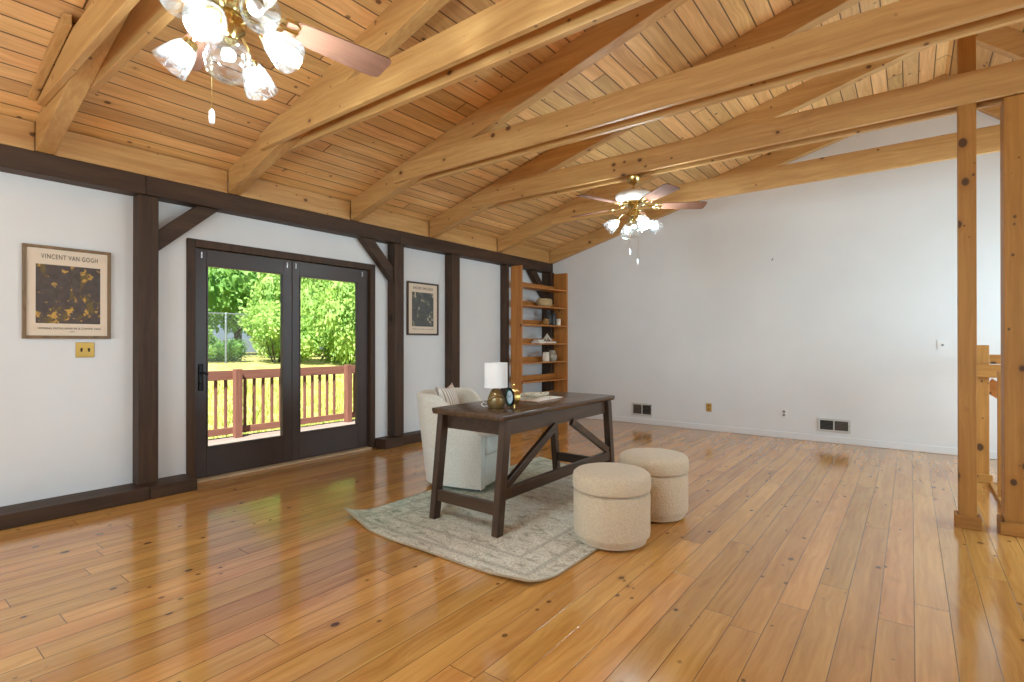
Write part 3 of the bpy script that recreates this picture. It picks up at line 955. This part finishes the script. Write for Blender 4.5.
# ------------------------------------------------------------------ rug
rg = empty('area_rug', (1.86, 2.12, 0)); tag(rg, 'faded grey green woven rug with a curled corner under the desk', 'rug', None, 'thing')
bm = NB()
NX, NY = 86, 128
RL, RWD = 2.55, 1.70
def rugpos(i, j):
    u, v = i / NX, j / NY
    x, y = u * RWD, v * (RL - .5 * u)
    # ripple along the near edge and curled near left corner
    fe = max(0, 1 - y / .14)
    yy = y + .018 * math.sin(x * 5.2 + .6) * (1 - v) + .03 * math.sin(x * 2.1) * (1 - v) ** 2
    xx = x + .012 * math.sin(y * 4.1) * (1 - u)
    z = .010 + .010 * fe ** 2 * (0.5 + .5 * math.sin(x * 9)) 
    d = (x + y)                      # distance from the curled corner
    k = max(0, 1 - d / .36)
    z += .05 * k * k
    xx -= .03 * k; yy += .10 * k
    d2 = ((RWD - x) + y * 1.2)       # far near corner lies rounded and slightly lifted
    k2 = max(0, 1 - d2 / .3)
    z += .022 * k2 * (0.4 + .6 * k2)
    xx -= .045 * k2 ** 1.2; yy += .045 * k2 ** 1.2
    return Vector((xx, yy, z))
g = [[bm.verts.new(rugpos(i, j)) for j in range(NY + 1)] for i in range(NX + 1)]
for i in range(NX):
    for j in range(NY):
        bm.faces.new((g[i][j], g[i + 1][j], g[i + 1][j + 1], g[i][j + 1]))
ro = obj('pile', bm, 'rug', rg, 'all')
sol = ro.modifiers.new('thickness', 'SOLIDIFY'); sol.thickness = 0.008; sol.offset = -1
bm = NB()
per = [rugpos(i, 0) for i in range(NX)] + [rugpos(NX, j) for j in range(NY)] + [rugpos(i, NY) for i in range(NX, 0, -1)] + [rugpos(0, j) for j in range(NY, 0, -1)]
tube(bm, [p - Vector((0, 0, .004)) for p in per], .0055, 6, True)
obj('binding', bm, 'rugedge', rg, 'all')
RUGZ = 0.0105

# ------------------------------------------------------------------ desk
dk = empty('desk', (2.672, 3.385, RUGZ)); tag(dk, 'dark walnut trestle desk with slanted legs standing on the rug', 'desk', None, 'thing')
HX, HYT = .325, .79
DZT = .775
bm = NB(); prism(bm, [(-HX + .012, DZT - .042), (HX - .012, DZT - .042), (HX, DZT - .022), (HX, DZT - .006), (HX - .006, DZT), (-HX + .006, DZT), (-HX, DZT - .006), (-HX, DZT - .022)], 'y', -HYT, HYT, .004)
obj('desk_top', bm, 'walnut_top', dk, True)
bm = NB()
for s in (-1, 1):
    box(bm, s * .27 - .011, s * .27 + .011, -.70, .70, DZT - .15, DZT - .043, .002)
    box(bm, -.258, .258, s * .69 - .011, s * .69 + .011, DZT - .15, DZT - .043, .002)
obj('apron', bm, 'walnut_y', dk)
LX = .285
for sx in (-1, 1):
    for sy in (-1, 1):
        bm = NB()
        t, b = Vector((sx * LX, sy * .712, DZT - .044)), Vector((sx * LX, sy * .80, 0))
        ax, ay = .028, .034
        A = [bm.verts.new(t + Vector((i * ax, j * ay, 0))) for i, j in ((-1, -1), (1, -1), (1, 1), (-1, 1))]
        B = [bm.verts.new(b + Vector((i * ax, j * ay * .88, 0))) for i, j in ((-1, -1), (1, -1), (1, 1), (-1, 1))]
        bm.faces.new(A); bm.faces.new(B[::-1])
        for i in range(4): bm.faces.new((A[i], B[i], B[(i + 1) % 4], A[(i + 1) % 4]))
        bmesh.ops.bevel(bm, geom=list(bm.edges), offset=.004, segments=2, affect='EDGES')
        obj('leg', bm, 'walnut_z', dk)
for sy in (-1, 1):
    bm = NB(); box(bm, -LX + .029, LX - .029, sy * .785 - .018, sy * .785 + .018, .125, .205, .004); obj('end_stretcher', bm, 'walnut_x', dk)
bm = NB(); box(bm, LX - .018, LX + .018, -.735, .735, .215, .29, .004); obj('long_stretcher', bm, 'walnut_y', dk)
for sy in (-1, 1):
    bm = NB(); bar(bm, (LX + .0, sy * .72, .30), (LX + .0, sy * .12, DZT - .155), .034, .055, .003); obj('diagonal_brace', bm, 'walnut_y', dk)
DTOP = RUGZ + DZT + .0005

# lamp on the desk
lp = empty('table_lamp', (2.722, 2.86, DTOP)); tag(lp, 'small table lamp with white drum shade and bronze ceramic base on the desk', 'lamp', None, 'thing')
bm = NB(); lathe(bm, [(.045, 0), (.056, .012), (.062, .04), (.058, .075), (.044, .11), (.03, .132), (.02, .14), (.004, .141)], 36)
for v in bm.verts:
    a = math.atan2(v.co.y, v.co.x)
    k = 1 + .06 * math.sin(2 * a + v.co.z * 30)
    v.co.x *= k; v.co.y *= k
base = obj('base', bm, 'lampbase', lp, True)
bm = NB()
tube(bm, [(.056 * math.cos(a), .056 * math.sin(a), .045 + .045 * math.sin(a + 2.2)) for a in [2 * PI * i / 32 for i in range(32)]], .009, 8, True)
obj('twisted_band', bm, 'lampbase', base, True)
bm = NB(); lathe(bm, [(.011, .14), (.013, .15), (.013, .172), (.006, .176), (.006, .20)], 16); obj('neck', bm, 'blackmetal', lp, True)
bm = NB(); lathe(bm, [(.083, .145), (.082, .32), (.080, .32), (.081, .145)], 40, None, False, False)
lathe(bm, [(.083, .145), (.081, .145)], 40, None, False, False)
obj('lamp_shade', bm, 'shade', lp, True)
bm = NB()
for k in range(3):
    a = k * 2 * PI / 3; tube(bm, [(0, 0, .20), (.08 * math.cos(a), .08 * math.sin(a), .20)], .002, 6)
obj('spider', bm, 'blackmetal', lp)
bm = NB(); tube(bm, [(-.04, -.03, .014), (-.065, -.06, .010), (-.09, -.055, .022), (-.10, -.02, .035), (-.085, .01, .02), (-.12, .08, .008)], .004, 8); obj('cord', bm, 'whiteplastic', lp, True)

# clock on the desk
ck = empty('desk_clock', (2.822, 2.93, DTOP)); tag(ck, 'round gold desk clock with a ring on top, right of the lamp', 'clock', None, 'thing')
ang = Matrix.Rotation(R(-113), 4, 'Z')     # local +x looks towards the face direction
face = Matrix.Translation((0, 0, .086)) @ ang @ Matrix.Rotation(R(90), 4, 'Y')
bm = NB(); lathe(bm, [(.02, -.036), (.056, -.034), (.066, -.026), (.069, -.01), (.069, .022), (.072, .026), (.072, .034), (.062, .036), (.060, .030)], 40, face, True, False); obj('case', bm, 'clockgold', ck, True)
bm = NB(); lathe(bm, [(.0722, .027), (.0735, .0345), (.061, .0385), (.0605, .034)], 40, face, False, False); obj('rim', bm, 'blackmetal', ck, True)
bm = NB(); lathe(bm, [(.061, .029), (.061, .031)], 40, face); dial = obj('dial', bm, 'clockface', ck)
bm = NB(); lathe(bm, [(.061, .0312), (.050, .0312), (.050, .0322), (.061, .0322)], 40, face, False, False); obj('chapter_ring', bm, 'teal', dial)  # teal reflection on the rim, put into this ring's colour
bm = NB()
for a, l in ((40, .034), (160, .046)):
    m = face @ Matrix.Rotation(R(a), 4, 'Z')
    vs4 = [bm.verts.new(m @ Vector(q)) for q in ((-.002, -.006, .033), (.002, -.006, .033), (.001, l, .033), (-.001, l, .033))]
    bm.faces.new(vs4)
obj('clock_hand', bm, 'blackmetal', dial)
bm = NB(); tube(bm, [ang @ Vector((0, .016 * math.cos(a), .178 + .018 * math.sin(a))) for a in [2 * PI * i / 20 for i in range(20)]], .0045, 8, True); obj('ring', bm, 'clockgold', ck, True)
bm = NB(); lathe(bm, [(.006, .152), (.006, .166)], 12); obj('ring_stem', bm, 'clockgold', ck)
for s in (-1, 1):
    bm = NB(); tube(bm, [ang @ Vector((.01, s * .035, .03)), ang @ Vector((.012, s * .042, .0005))], [.006, .005], 8); obj('foot', bm, 'clockgold', ck, True)

ck.scale = (.9, .9, .9)
# open book and bead garland
bk = empty('open_book', (2.60, 3.52, DTOP), R(4)); tag(bk, 'open book with cream pages lying flat on the middle of the desk', 'book', None, 'thing')
bm = NB(); box(bm, -.15, .15, -.215, .215, 0, .004, .001); obj('cover', bm, 'bookpink', bk)
for s in (-1, 1):
    bm = NB()
    n = 12
    prof = [(.0, .004)] + [(.0 + s * .205 * i / n, .006 + .018 * math.sin(PI * (i / n) ** .6) * (1 - .45 * i / n)) for i in range(n + 1)] + [(s * .205, .004)]
    prism(bm, [(q[0], q[1]) for q in prof], 'x', -.142, .142)
    obj('page_block', bm, 'page', bk)
gl = empty('bead_garland', (2.62, 3.52, DTOP + .022)); tag(gl, 'garland of pale wooden beads coiled over the open book', 'beads', None, 'thing')
bm = NB()
random.seed(3)
path = []
for i in range(120):
    t = i / 119
    a = t * 2 * PI * 2.6
    r_ = .05 + .06 * t
    path.append(Vector((.0 + r_ * .75 * math.cos(a) + .03 * math.sin(7 * t), -.05 + r_ * 1.9 * math.sin(a) * .8 + .12 * (t - .5), .008 + .010 * (1 - t) + .006 * abs(math.sin(a * 1.5)))))
for p in path: sphere(bm, p, .0115, 8, 6)
obj('beads', bm, 'bead', gl, True)
bm = NB()
e0 = path[-1]
for k in range(14):
    a = random.uniform(-.5, .5)
    tube(bm, [e0, e0 + Vector((.05 * a, .05, .0)), e0 + Vector((.10 * a, .11, -.006))], .002, 5)
obj('tassel', bm, 'bead', gl)

# ------------------------------------------------------------------ barrel chair
ch = empty('barrel_chair', (1.92, 3.42, RUGZ), R(14)); tag(ch, 'ivory upholstered barrel chair tucked behind the desk', 'chair', None, 'thing')
# shell: plan path from near front arm round the back to the far front arm
def plan(t):
    # t 0..1 -> (x, y) on the outer face, and outward normal
    hw, xf, xb = .315, .30, -.06
    L1 = xf - xb; L2 = PI * hw; T = 2 * L1 + L2
    s = t * T
    if s < L1: return Vector((xf - s, -hw, 0)), Vector((0, -1, 0))
    if s < L1 + L2:
        a = -PI / 2 - (s - L1) / hw
        return Vector((xb + hw * math.cos(a), hw * math.sin(a), 0)), Vector((math.cos(a), math.sin(a), 0))
    return Vector((xb + (s - L1 - L2), hw, 0)), Vector((0, 1, 0))
def arm_top(x):
    k = min(1, max(0, (.30 - x) / .46)); k = k * k * (3 - 2 * k)
    return .47 + .335 * k
NS = 96
bm = NB()
rows = []
for i in range(NS + 1):
    p, nn = plan(i / NS)
    zt = arm_top(p.x)
    th = .075
    lean = .045 * min(1, max(0, (.1 - p.x) / .3))
    prof = []
    for z in [.035] + [.035 + (zt - .06 - .035) * q / 8 for q in range(1, 9)]:
        prof.append(p + nn * (lean * (z / .8) * 2 - .02) + Vector((0, 0, z)))
    for q in range(1, 8):
        a = PI * q / 8
        c = p + nn * (lean * 2 * zt / .8 - .02 - th / 2) + Vector((0, 0, zt - th / 2))
        prof.append(c + nn * (th / 2 * math.cos(a)) + Vector((0, 0, th / 2 * math.sin(a))))
    for q in range(8, -1, -1):
        z = .035 + (zt - .06 - .035) * q / 8
        prof.append(p + nn * (lean * (z / .8) * 2 - .02 - th) + Vector((0, 0, z)))
    rows.append([bm.verts.new(v) for v in prof])
for a, b in zip(rows, rows[1:]):
    n = len(a)
    for k in range(n):
        bm.faces.new((a[k], a[(k + 1) % n], b[(k + 1) % n], b[k]))
bm.faces.new(rows[0][::-1]); bm.faces.new(rows[-1])
obj('shell', bm, 'linen', ch, True)
def rounded(bm, x0, x1, y0, y1, z0, z1, r, seg=5):
    b2 = bmesh.new(); box(b2, x0, x1, y0, y1, z0, z1)
    bmesh.ops.bevel(b2, geom=list(b2.edges), offset=r, segments=seg, affect='EDGES', profile=.5)
    me = bpy.data.meshes.new('tmp'); b2.to_mesh(me); b2.free(); bm.from_mesh(me); bpy.data.meshes.remove(me)
bm = NB(); rounded(bm, -.26, .31, -.218, .218, .045, .30, .02); obj('seat_base', bm, 'linen', ch, True)
bm = NB(); rounded(bm, -.25, .335, -.218, .218, .302, .475, .045, 6); obj('seat_cushion', bm, 'linen', ch, True)
for x, y in ((.24, -.2), (.24, .2), (-.22, -.18), (-.22, .18)):
    bm = NB(); lathe(bm, [(.018, 0), (.022, .04), (.022, .05)], 14, Matrix.Translation((x, y, 0))); obj('foot', bm, 'castiron', ch)

def cushion(name, loc, rot, mat, label, s=.40, th=.13):
    bm = NB(); n = 20
    top, bot = [], []
    for i in range(n + 1):
        a, b = [], []
        for j in range(n + 1):
            u, v = i / n * 2 - 1, j / n * 2 - 1
            k = (1 - u * u) * (1 - v * v)
            pin = 1 - .20 * (1 - abs(u) ** 2) * abs(v) ** 3 - 0 * k
            pinu = 1 - .16 * (1 - abs(v) ** 2) * abs(u) ** 3
            y, z = u * s / 2 * pinu, v * s / 2 * pin
            h = th / 2 * (max(0, k) ** .42)
            a.append(bm.verts.new((h, y, z))); b.append(a[-1] if abs(u) == 1 or abs(v) == 1 else bm.verts.new((-h, y, z)))
        top.append(a); bot.append(b)
    for i in range(n):
        for j in range(n):
            bm.faces.new((top[i][j], top[i + 1][j], top[i + 1][j + 1], top[i][j + 1]))
            try: bm.faces.new((bot[i][j], bot[i][j + 1], bot[i + 1][j + 1], bot[i + 1][j]))
            except ValueError: pass
    o = obj(name, bm, mat, None, 'all', loc)
    o.rotation_euler = rot
    return tag(o, label, 'cushion', None, 'thing')
cushion('striped_cushion', (1.775, 3.36, RUGZ + .66), (0, R(-15), R(24)), 'striped', 'striped square scatter cushion with pointed corners leaning in the barrel chair', .42)

# ------------------------------------------------------------------ stools
def stool():
    s = empty('boucle_stool', (0, 0, 0))
    bm = NB()
    lathe(bm, [(.195, .0), (.215, .006), (.222, .03), (.236, .045), (.239, .07), (.239, .285), (.236, .306), (.222, .314), (.205, .315)], 72); obj('body', bm, 'boucle', s, True)
    bm = NB()
    lathe(bm, [(.205, .3155), (.228, .318), (.2405, .328), (.2435, .345), (.2435, .398), (.238, .415), (.222, .428), (.18, .436), (.10, .441), (.02, .442)], 72); obj('lid', bm, 'boucle', s, True)
    return s
s1 = stool(); s1.location = (3.555, 2.995, .0115)
tag(s1, 'round cream boucle storage stool nearest the camera, half on the rug', 'stool', 'boucle stools', 'thing')
s2 = copy_tree(s1); s2.location = (3.575, 3.625, .0115); s2.rotation_euler.z = 1.2
tag(s2, 'round cream boucle storage stool behind the nearer one, by the right desk leg', 'stool', 'boucle stools', 'thing')

# ------------------------------------------------------------------ ceiling fans
def axis_matrix(loc, d):
    return Matrix.Translation(loc) @ Vector(d).to_track_quat('Z', 'Y').to_matrix().to_4x4()
def fan(loc, blades, shades, lit, chains, label, globe=True, bulb='bulb'):
    f = empty('ceiling_fan', loc); tag(f, label, 'ceiling fan', None, 'thing')
    bm = NB(); lathe(bm, [(.066, 0), (.066, -.012), (.055, -.05), (.03, -.075), (.014, -.08)][::-1], 32); obj('canopy', bm, 'brass', f, True)
    bm = NB(); lathe(bm, [(.011, -.155), (.011, -.078)], 16); obj('downrod', bm, 'brass', f, True)
    bm = NB(); lathe(bm, [(.03, -.15), (.09, -.153), (.15, -.162), (.172, -.178), (.176, -.196), (.168, -.215), (.14, -.246), (.115, -.256), (.05, -.258)][::-1], 48); mo = obj('motor_housing', bm, 'pearl', f, True)
    bm = NB(); lathe(bm, [(.1185, -.2545), (.122, -.262), (.112, -.27), (.07, -.273)][::-1], 40); obj('brass_collar', bm, 'brass', mo, True)
    for a in blades:
        m = Matrix.Rotation(R(a), 4, 'Z')
        # blade, pitched a little
        pm = m @ Matrix.Translation((0, 0, -.285)) @ Matrix.Rotation(R(-11), 4, 'X')
        x0, x1 = .215, .68
        out = []
        for x, w in ((x0, .036), (x0 + .02, .052), (.33, .063), (.52, .073), (x1 - .03, .076), (x1 - .006, .066), (x1, .052)): out.append((x, w))
        pts = [(x, w) for x, w in out] + [(x, -w) for x, w in reversed(out)]
        bm = NB(); prism(bm, pts, 'z', -.003, .003)
        for v in bm.verts: pass
        b = obj('blade', bm, 'bladewood', f)
        b.matrix_local = pm
        # scrolled brass iron: bar, crescent and plate
        bm = NB()
        tube(bm, [(.085, 0, .018), (.13, 0, .004), (.17, 0, -.006), (.215, 0, -.008)], [.011, .009, .009, .007], 10)
        for s in (-1, 1):
            tube(bm, [(.175, 0, -.006), (.185, s * .03, -.006), (.205, s * .048, -.006), (.24, s * .05, -.006), (.262, s * .034, -.006), (.258, s * .018, -.006)], [.006, .0065, .007, .0065, .005, .004], 8)
        tube(bm, [(.215, 0, -.008), (.262, 0, -.006)], [.008, .012], 8)
        obj('blade_iron', bm, 'brass', b, True)
    # light kit
    bm = NB(); lathe(bm, [(.05, -.27), (.056, -.29), (.04, -.305), (.034, -.32), (.052, -.335), (.062, -.36), (.058, -.39), (.036, -.41), (.03, -.425), (.034, -.435), (.012, -.445)][::-1], 36)
    obj('light_kit', bm, 'brass', f, True)
    for k, a in enumerate(shades):
        m = Matrix.Rotation(R(a), 4, 'Z')
        d = m @ Vector((math.cos(R(40)), 0, -math.sin(R(40))))
        up = .085 if k >= 4 else 0
        p0 = m @ Vector((.155, 0, -.428 + up))
        bm = NB()
        tube(bm, [m @ Vector(q) for q in ((.05, 0, -.375 + up), (.09, 0, -.358 + up), (.135, 0, -.385 + up), (.155, 0, -.428 + up))], [.008, .007, .007, .008], 10)
        lathe(bm, [(.012, -.012), (.026, -.006), (.028, .012), (.022, .016)], 20, axis_matrix(p0, d))
        obj('lamp_arm', bm, 'brass', f, True)
        bm = NB()
        am = axis_matrix(p0, d)
        prof = [(.026, .006), (.038, .022), (.050, .05), (.059, .085), (.066, .118), (.067, .126)]
        lathe(bm, prof + [(r - .003, z) for r, z in reversed(prof)], 36, am, False, False)
        sh = obj('glass_shade', bm, 'etched', f, True)
        bm = NB(); lathe(bm, [(.010, .014), (.013, .03), (.024, .052), (.027, .068), (.022, .086), (.010, .096), (.002, .098)], 20, am)
        obj('bulb', bm, bulb if lit[k] else 'bulboff', sh, True)
    if globe:
        bm = NB()
        prof = [(.03, -.438), (.06, -.448), (.080, -.475), (.085, -.51), (.077, -.545), (.054, -.575), (.025, -.588), (.004, -.590)]
        lathe(bm, prof[::-1], 40)
        lathe(bm, [(.074, -.552), (.079, -.548), (.079, -.542), (.074, -.546)], 40, None, False, False)
        gb = obj('glass_globe', bm, 'etched', f, True)
        bm = NB(); sphere(bm, (0, 0, -.485), .026); obj('bulb', bm, 'bulboff', gb, True)
    for (a, r, z) in chains:
        x, y = r * math.cos(R(a)), r * math.sin(R(a))
        bm = NB(); tube(bm, [(x * .7, y * .7, -.385), (x, y, -.41), (x, y, z + .03)], .0016, 6); c = obj('pull_chain', bm, 'brass', f)
        bm = NB(); lathe(bm, [(.002, .03), (.009, .022), (.0105, .0), (.009, -.022), (.002, -.028)][::-1], 14, Matrix.Translation((x, y, z))); obj('pull_knob', bm, 'whiteplastic', c, True)
    return f
fan((3.0, .912, TZ0 - .021), (83, 173, 263, 353), (30, 126, 210, 320, 0, 298), (1, 1, 1, 1, 0, 0), ((205, .075, -.715),),
    'brass and glass ceiling fan nearest the camera, with lit glass shades')
fan((2.94, 4.692, TZ0 - .001), (35, 107, 179, 251, 323), (42, 132, 220, 316), (1, 1, 1, 1), ((150, .062, -.72), (330, .062, -.835)),
    'white and brass ceiling fan at the far end, in front of the white back wall', bulb='bulb_soft')

# ------------------------------------------------------------------ outside
def ground_z(x):
    k = min(1, max(0, (-2.9 - x) / 10.5))
    return -.62 + 1.22 * k
bm = NB(); box(bm, -2.82, -.142, -3, 9.5, -.20, -.12); structure(obj('deck', bm, 'deck'))
def rail_section():
    r = empty('deck_railing', (-2.70, 4.4, -.12)); tag(r, 'red brown wooden deck railing with square balusters outside the glass doors', 'railing', None, 'thing')
    posts = (-.3 , 1.65, 3.545, 5.40, 7.3)
    ox, oy = -2.70, 4.4
    for y in posts:
        bm = NB(); box(bm, .0, .10, y - .05 - oy, y + .05 - oy, 0.0, .985, .006); obj('post', bm, 'redwood_z', r)
    bm = NB(); box(bm, -.045, -.002, -.5 - oy, 7.5 - oy, .83, .965, .005); obj('top_rail', bm, 'redwood_y', r)
    bm = NB(); box(bm, -.045, -.002, -.5 - oy, 7.5 - oy, .05, .145, .005); obj('bottom_rail', bm, 'redwood_y', r)
    y = -.12
    while y < 7.3:
        if min(abs(y - q) for q in posts) > .07:
            bm = NB(); box(bm, -.083, -.047, y - .018 - oy, y + .018 - oy, .04, .955, .003); obj('baluster', bm, 'redwood_z', r)
        y += .1365
rail_section()
# lawn
bm = NB()
nx, ny = 40, 40
gv = [[bm.verts.new((-2.84 - 27 * i / nx, -14 + 52 * j / ny, ground_z(-2.84 - 27 * i / nx) + .03 * mnoise.noise(Vector((i * .7, j * .7, 0))))) for j in range(ny + 1)] for i in range(nx + 1)]
for i in range(nx):
    for j in range(ny): bm.faces.new((gv[i][j], gv[i][j + 1], gv[i + 1][j + 1], gv[i + 1][j]))
structure(obj('lawn', bm, 'grass', None, 'all'))
random.seed(5)
bm = NB()
for _ in range(9000):
    x = -2.95 - 6.5 * random.random() ** 1.6; y = random.uniform(.5, 11); z = ground_z(x)
    h = random.uniform(.08, .22) * (1.6 if x > -4.2 else 1); a = random.uniform(0, 2 * PI); w = random.uniform(.008, .018)
    dx, dy = math.cos(a) * w, math.sin(a) * w; lx, ly = random.uniform(-.08, .08), random.uniform(-.08, .08)
    q = [bm.verts.new(c) for c in ((x - dx, y - dy, z - .02), (x + dx, y + dy, z - .02), (x + lx, y + ly, z + h))]
    bm.faces.new(q)
tag(obj('grass', bm, 'blade'), 'sunlit loose grass blades on the lawn beyond the railing', 'grass', None, 'stuff')

def leaves(bm, blobs, n, size, rnd):
    """leaf blades over the outside of overlapping blobs ((x,y,z),(rx,ry,rz))"""
    tot = sum(b[1][0] * b[1][2] for b in blobs)
    for c, r in blobs:
        for _ in range(int(n * r[0] * r[2] / tot)):
            d = Vector((rnd.gauss(0, 1), rnd.gauss(0, 1), rnd.gauss(0, 1))).normalized()
            k = rnd.uniform(.72, 1.06)
            p = Vector((c[0] + d.x * r[0] * k, c[1] + d.y * r[1] * k, c[2] + d.z * r[2] * k))
            if p.z < .02: continue
            t = (d + Vector((rnd.gauss(0, .7), rnd.gauss(0, .7), rnd.gauss(-.3, .6)))).normalized()
            sd = t.cross(Vector((rnd.gauss(0, 1), rnd.gauss(0, 1), rnd.gauss(0, 1)))).normalized()
            up = sd.cross(t)
            s = size * rnd.uniform(.6, 1.3)
            v0 = bm.verts.new(p); v1 = bm.verts.new(p + t * s * .5 + sd * s * .28 + up * s * .06)
            v2 = bm.verts.new(p + t * s); v3 = bm.verts.new(p + t * s * .5 - sd * s * .28 + up * s * .06)
            bm.faces.new((v0, v1, v2)); bm.faces.new((v0, v2, v3))
def core(bm, blobs):
    for c, r in blobs:
        b2 = bmesh.new(); bmesh.ops.create_icosphere(b2, subdivisions=3, radius=1)
        for v in b2.verts:
            q = v.co.copy(); k = .74 + .13 * mnoise.noise(q * 2.5 + Vector(c))
            v.co = Vector((c[0] + q.x * r[0] * k, c[1] + q.y * r[1] * k, max(.0, c[2] + q.z * r[2] * k)))
        me = bpy.data.meshes.new('tmp'); b2.to_mesh(me); b2.free(); bm.from_mesh(me); bpy.data.meshes.remove(me)
def bush_proto(seed, rx, h, mat, n, size, nb=9, trunk=False):
    rnd = random.Random(seed)
    e = empty('shrub' if not trunk else 'tree', (0, 0, 0))
    blobs = []
    for i in range(nb):
        a = rnd.uniform(0, 2 * PI); q = rx * rnd.uniform(.1, .7)
        z = h * (rnd.uniform(.25, .8) if not trunk else rnd.uniform(.4, .85))
        rr = rx * rnd.uniform(.34, .55)
        blobs.append(((q * math.cos(a), q * math.sin(a), z), (rr, rr, min(rr * .9, h - z + .1 * h))))
    bm = NB(); core(bm, blobs); leaves(bm, blobs, n, size, rnd)
    obj('foliage', bm, mat, e)
    bm = NB()
    if trunk:
        tube(bm, [(0, 0, -.2), (.08, .05, h * .3), (-.05, .1, h * .6)], [.22, .17, .08], 10)
        for i in range(4):
            c = blobs[i][0]; tube(bm, [(.06, .05, h * .32), (c[0] * .5, c[1] * .5, h * .5), c], [.1, .06, .03], 8)
        obj('trunk', bm, 'bark', e, True)
    else:
        for i in range(5):
            c = blobs[i % nb][0]; tube(bm, [(c[0] * .1, c[1] * .1, -.1), (c[0] * .5, c[1] * .5, c[2] * .5), c], [.03, .02, .01], 6)
        obj('stem', bm, 'bark', e, True)
    return e
protos = {'a': bush_proto(11, 1.5, 2.0, 'leaf_bright', 7000, .12), 'b': bush_proto(12, 1.4, 2.5, 'leaf_bright', 7600, .13), 'c': bush_proto(13, 1.1, 1.2, 'leaf_mid', 2600, .13),
          't': bush_proto(21, 3.6, 8.0, 'leaf_dark', 9000, .34, 16, True), 'u': bush_proto(22, 3.2, 7.0, 'leaf_mid', 8000, .32, 15, True)}
used = set()
def plant(k, x, y, sc, rz, label, cat, sz=1.0):
    o = protos[k] if k not in used else copy_tree(protos[k])
    used.add(k)
    o.location = (x, y, ground_z(x) - .05); o.rotation_euler = (0, 0, rz); o.scale = (sc, sc, sc * sz)
    tag(o, label, cat, 'shrubs along the fence' if cat == 'shrub' else 'trees behind the fence', 'thing')
plant('b', -14.6, 7.0, .9, 0, 'low bright shrub at the left edge of the left door pane', 'shrub', .85)
plant('b', -12.9, 9.6, 1.0, 1.0, 'tall bright shrub at the right of the left door pane', 'shrub', 1.0)
plant('a', -12.1, 12.0, 1.1, 2.4, 'broad bright shrub filling the right door pane', 'shrub', 1.55)
plant('a', -9.4, 14.6, 1.1, 4.0, 'bright shrub at the right edge of the right door pane', 'shrub', 1.4)
plant('a', -16.4, 11.9, 1.0, .9, 'bright shrub showing above the chain link fence', 'shrub', 1.9)
plant('c', -17.6, 7.9, 1.7, 3.0, 'mid green shrub behind the fence at the left edge of the glass', 'shrub', 1.9)
plant('c', -13.6, 8.0, .7, 2.0, 'small mid green shrub at the foot of the fence in the left door pane', 'shrub', .9)
plant('t', -22.5, 4.0, .95, 0, 'dark green tree above the left door pane shrubs', 'tree')
plant('u', -22.0, 12.4, .95, 1.1, 'mid green tree between the two door panes', 'tree')
plant('t', -18.5, 19.5, .95, 2.2, 'dark green tree above the right door pane shrubs', 'tree')
plant('t', -28.5, 8.5, 1.35, 3.0, 'tallest dark tree furthest behind the fence, left', 'tree')
plant('t', -28.0, 19.5, 1.4, 4.5, 'tall dark tree furthest behind the fence, right', 'tree')
plant('u', -18.0, 27.0, 1.1, 3.3, 'mid green tree at the far right beyond the shrubs', 'tree')
# chain link fence
cf = empty('chain_link_fence', (-13.0, 9, ground_z(-13))); tag(cf, 'grey chain link fence among the shrubs beyond the lawn', 'fence', None, 'thing')
FH = 1.65
for y in (-4.0, -1.08, 1.9, 4.9, 7.9):
    bm = NB(); lathe(bm, [(.035, -.1), (.035, FH), (.02, FH + .04)], 12, Matrix.Translation((0, y, 0))); obj('post', bm, 'galv', cf, True)
bm = NB(); tube(bm, [(0, -6, FH), (0, 10, FH)], .025, 8); obj('top_rail', bm, 'galv', cf)
bm = NB()
y = -7.0
while y < 9.5:
    for s in (-1, 1):
        a, b = (y, y + FH) if s > 0 else (y + FH, y)
        bar(bm, (.03, a, 0.03), (.03, b, FH), .006, .006, side=Vector((1, 0, 0)))
    y += .13
obj('wire_mesh', bm, 'galv', cf)
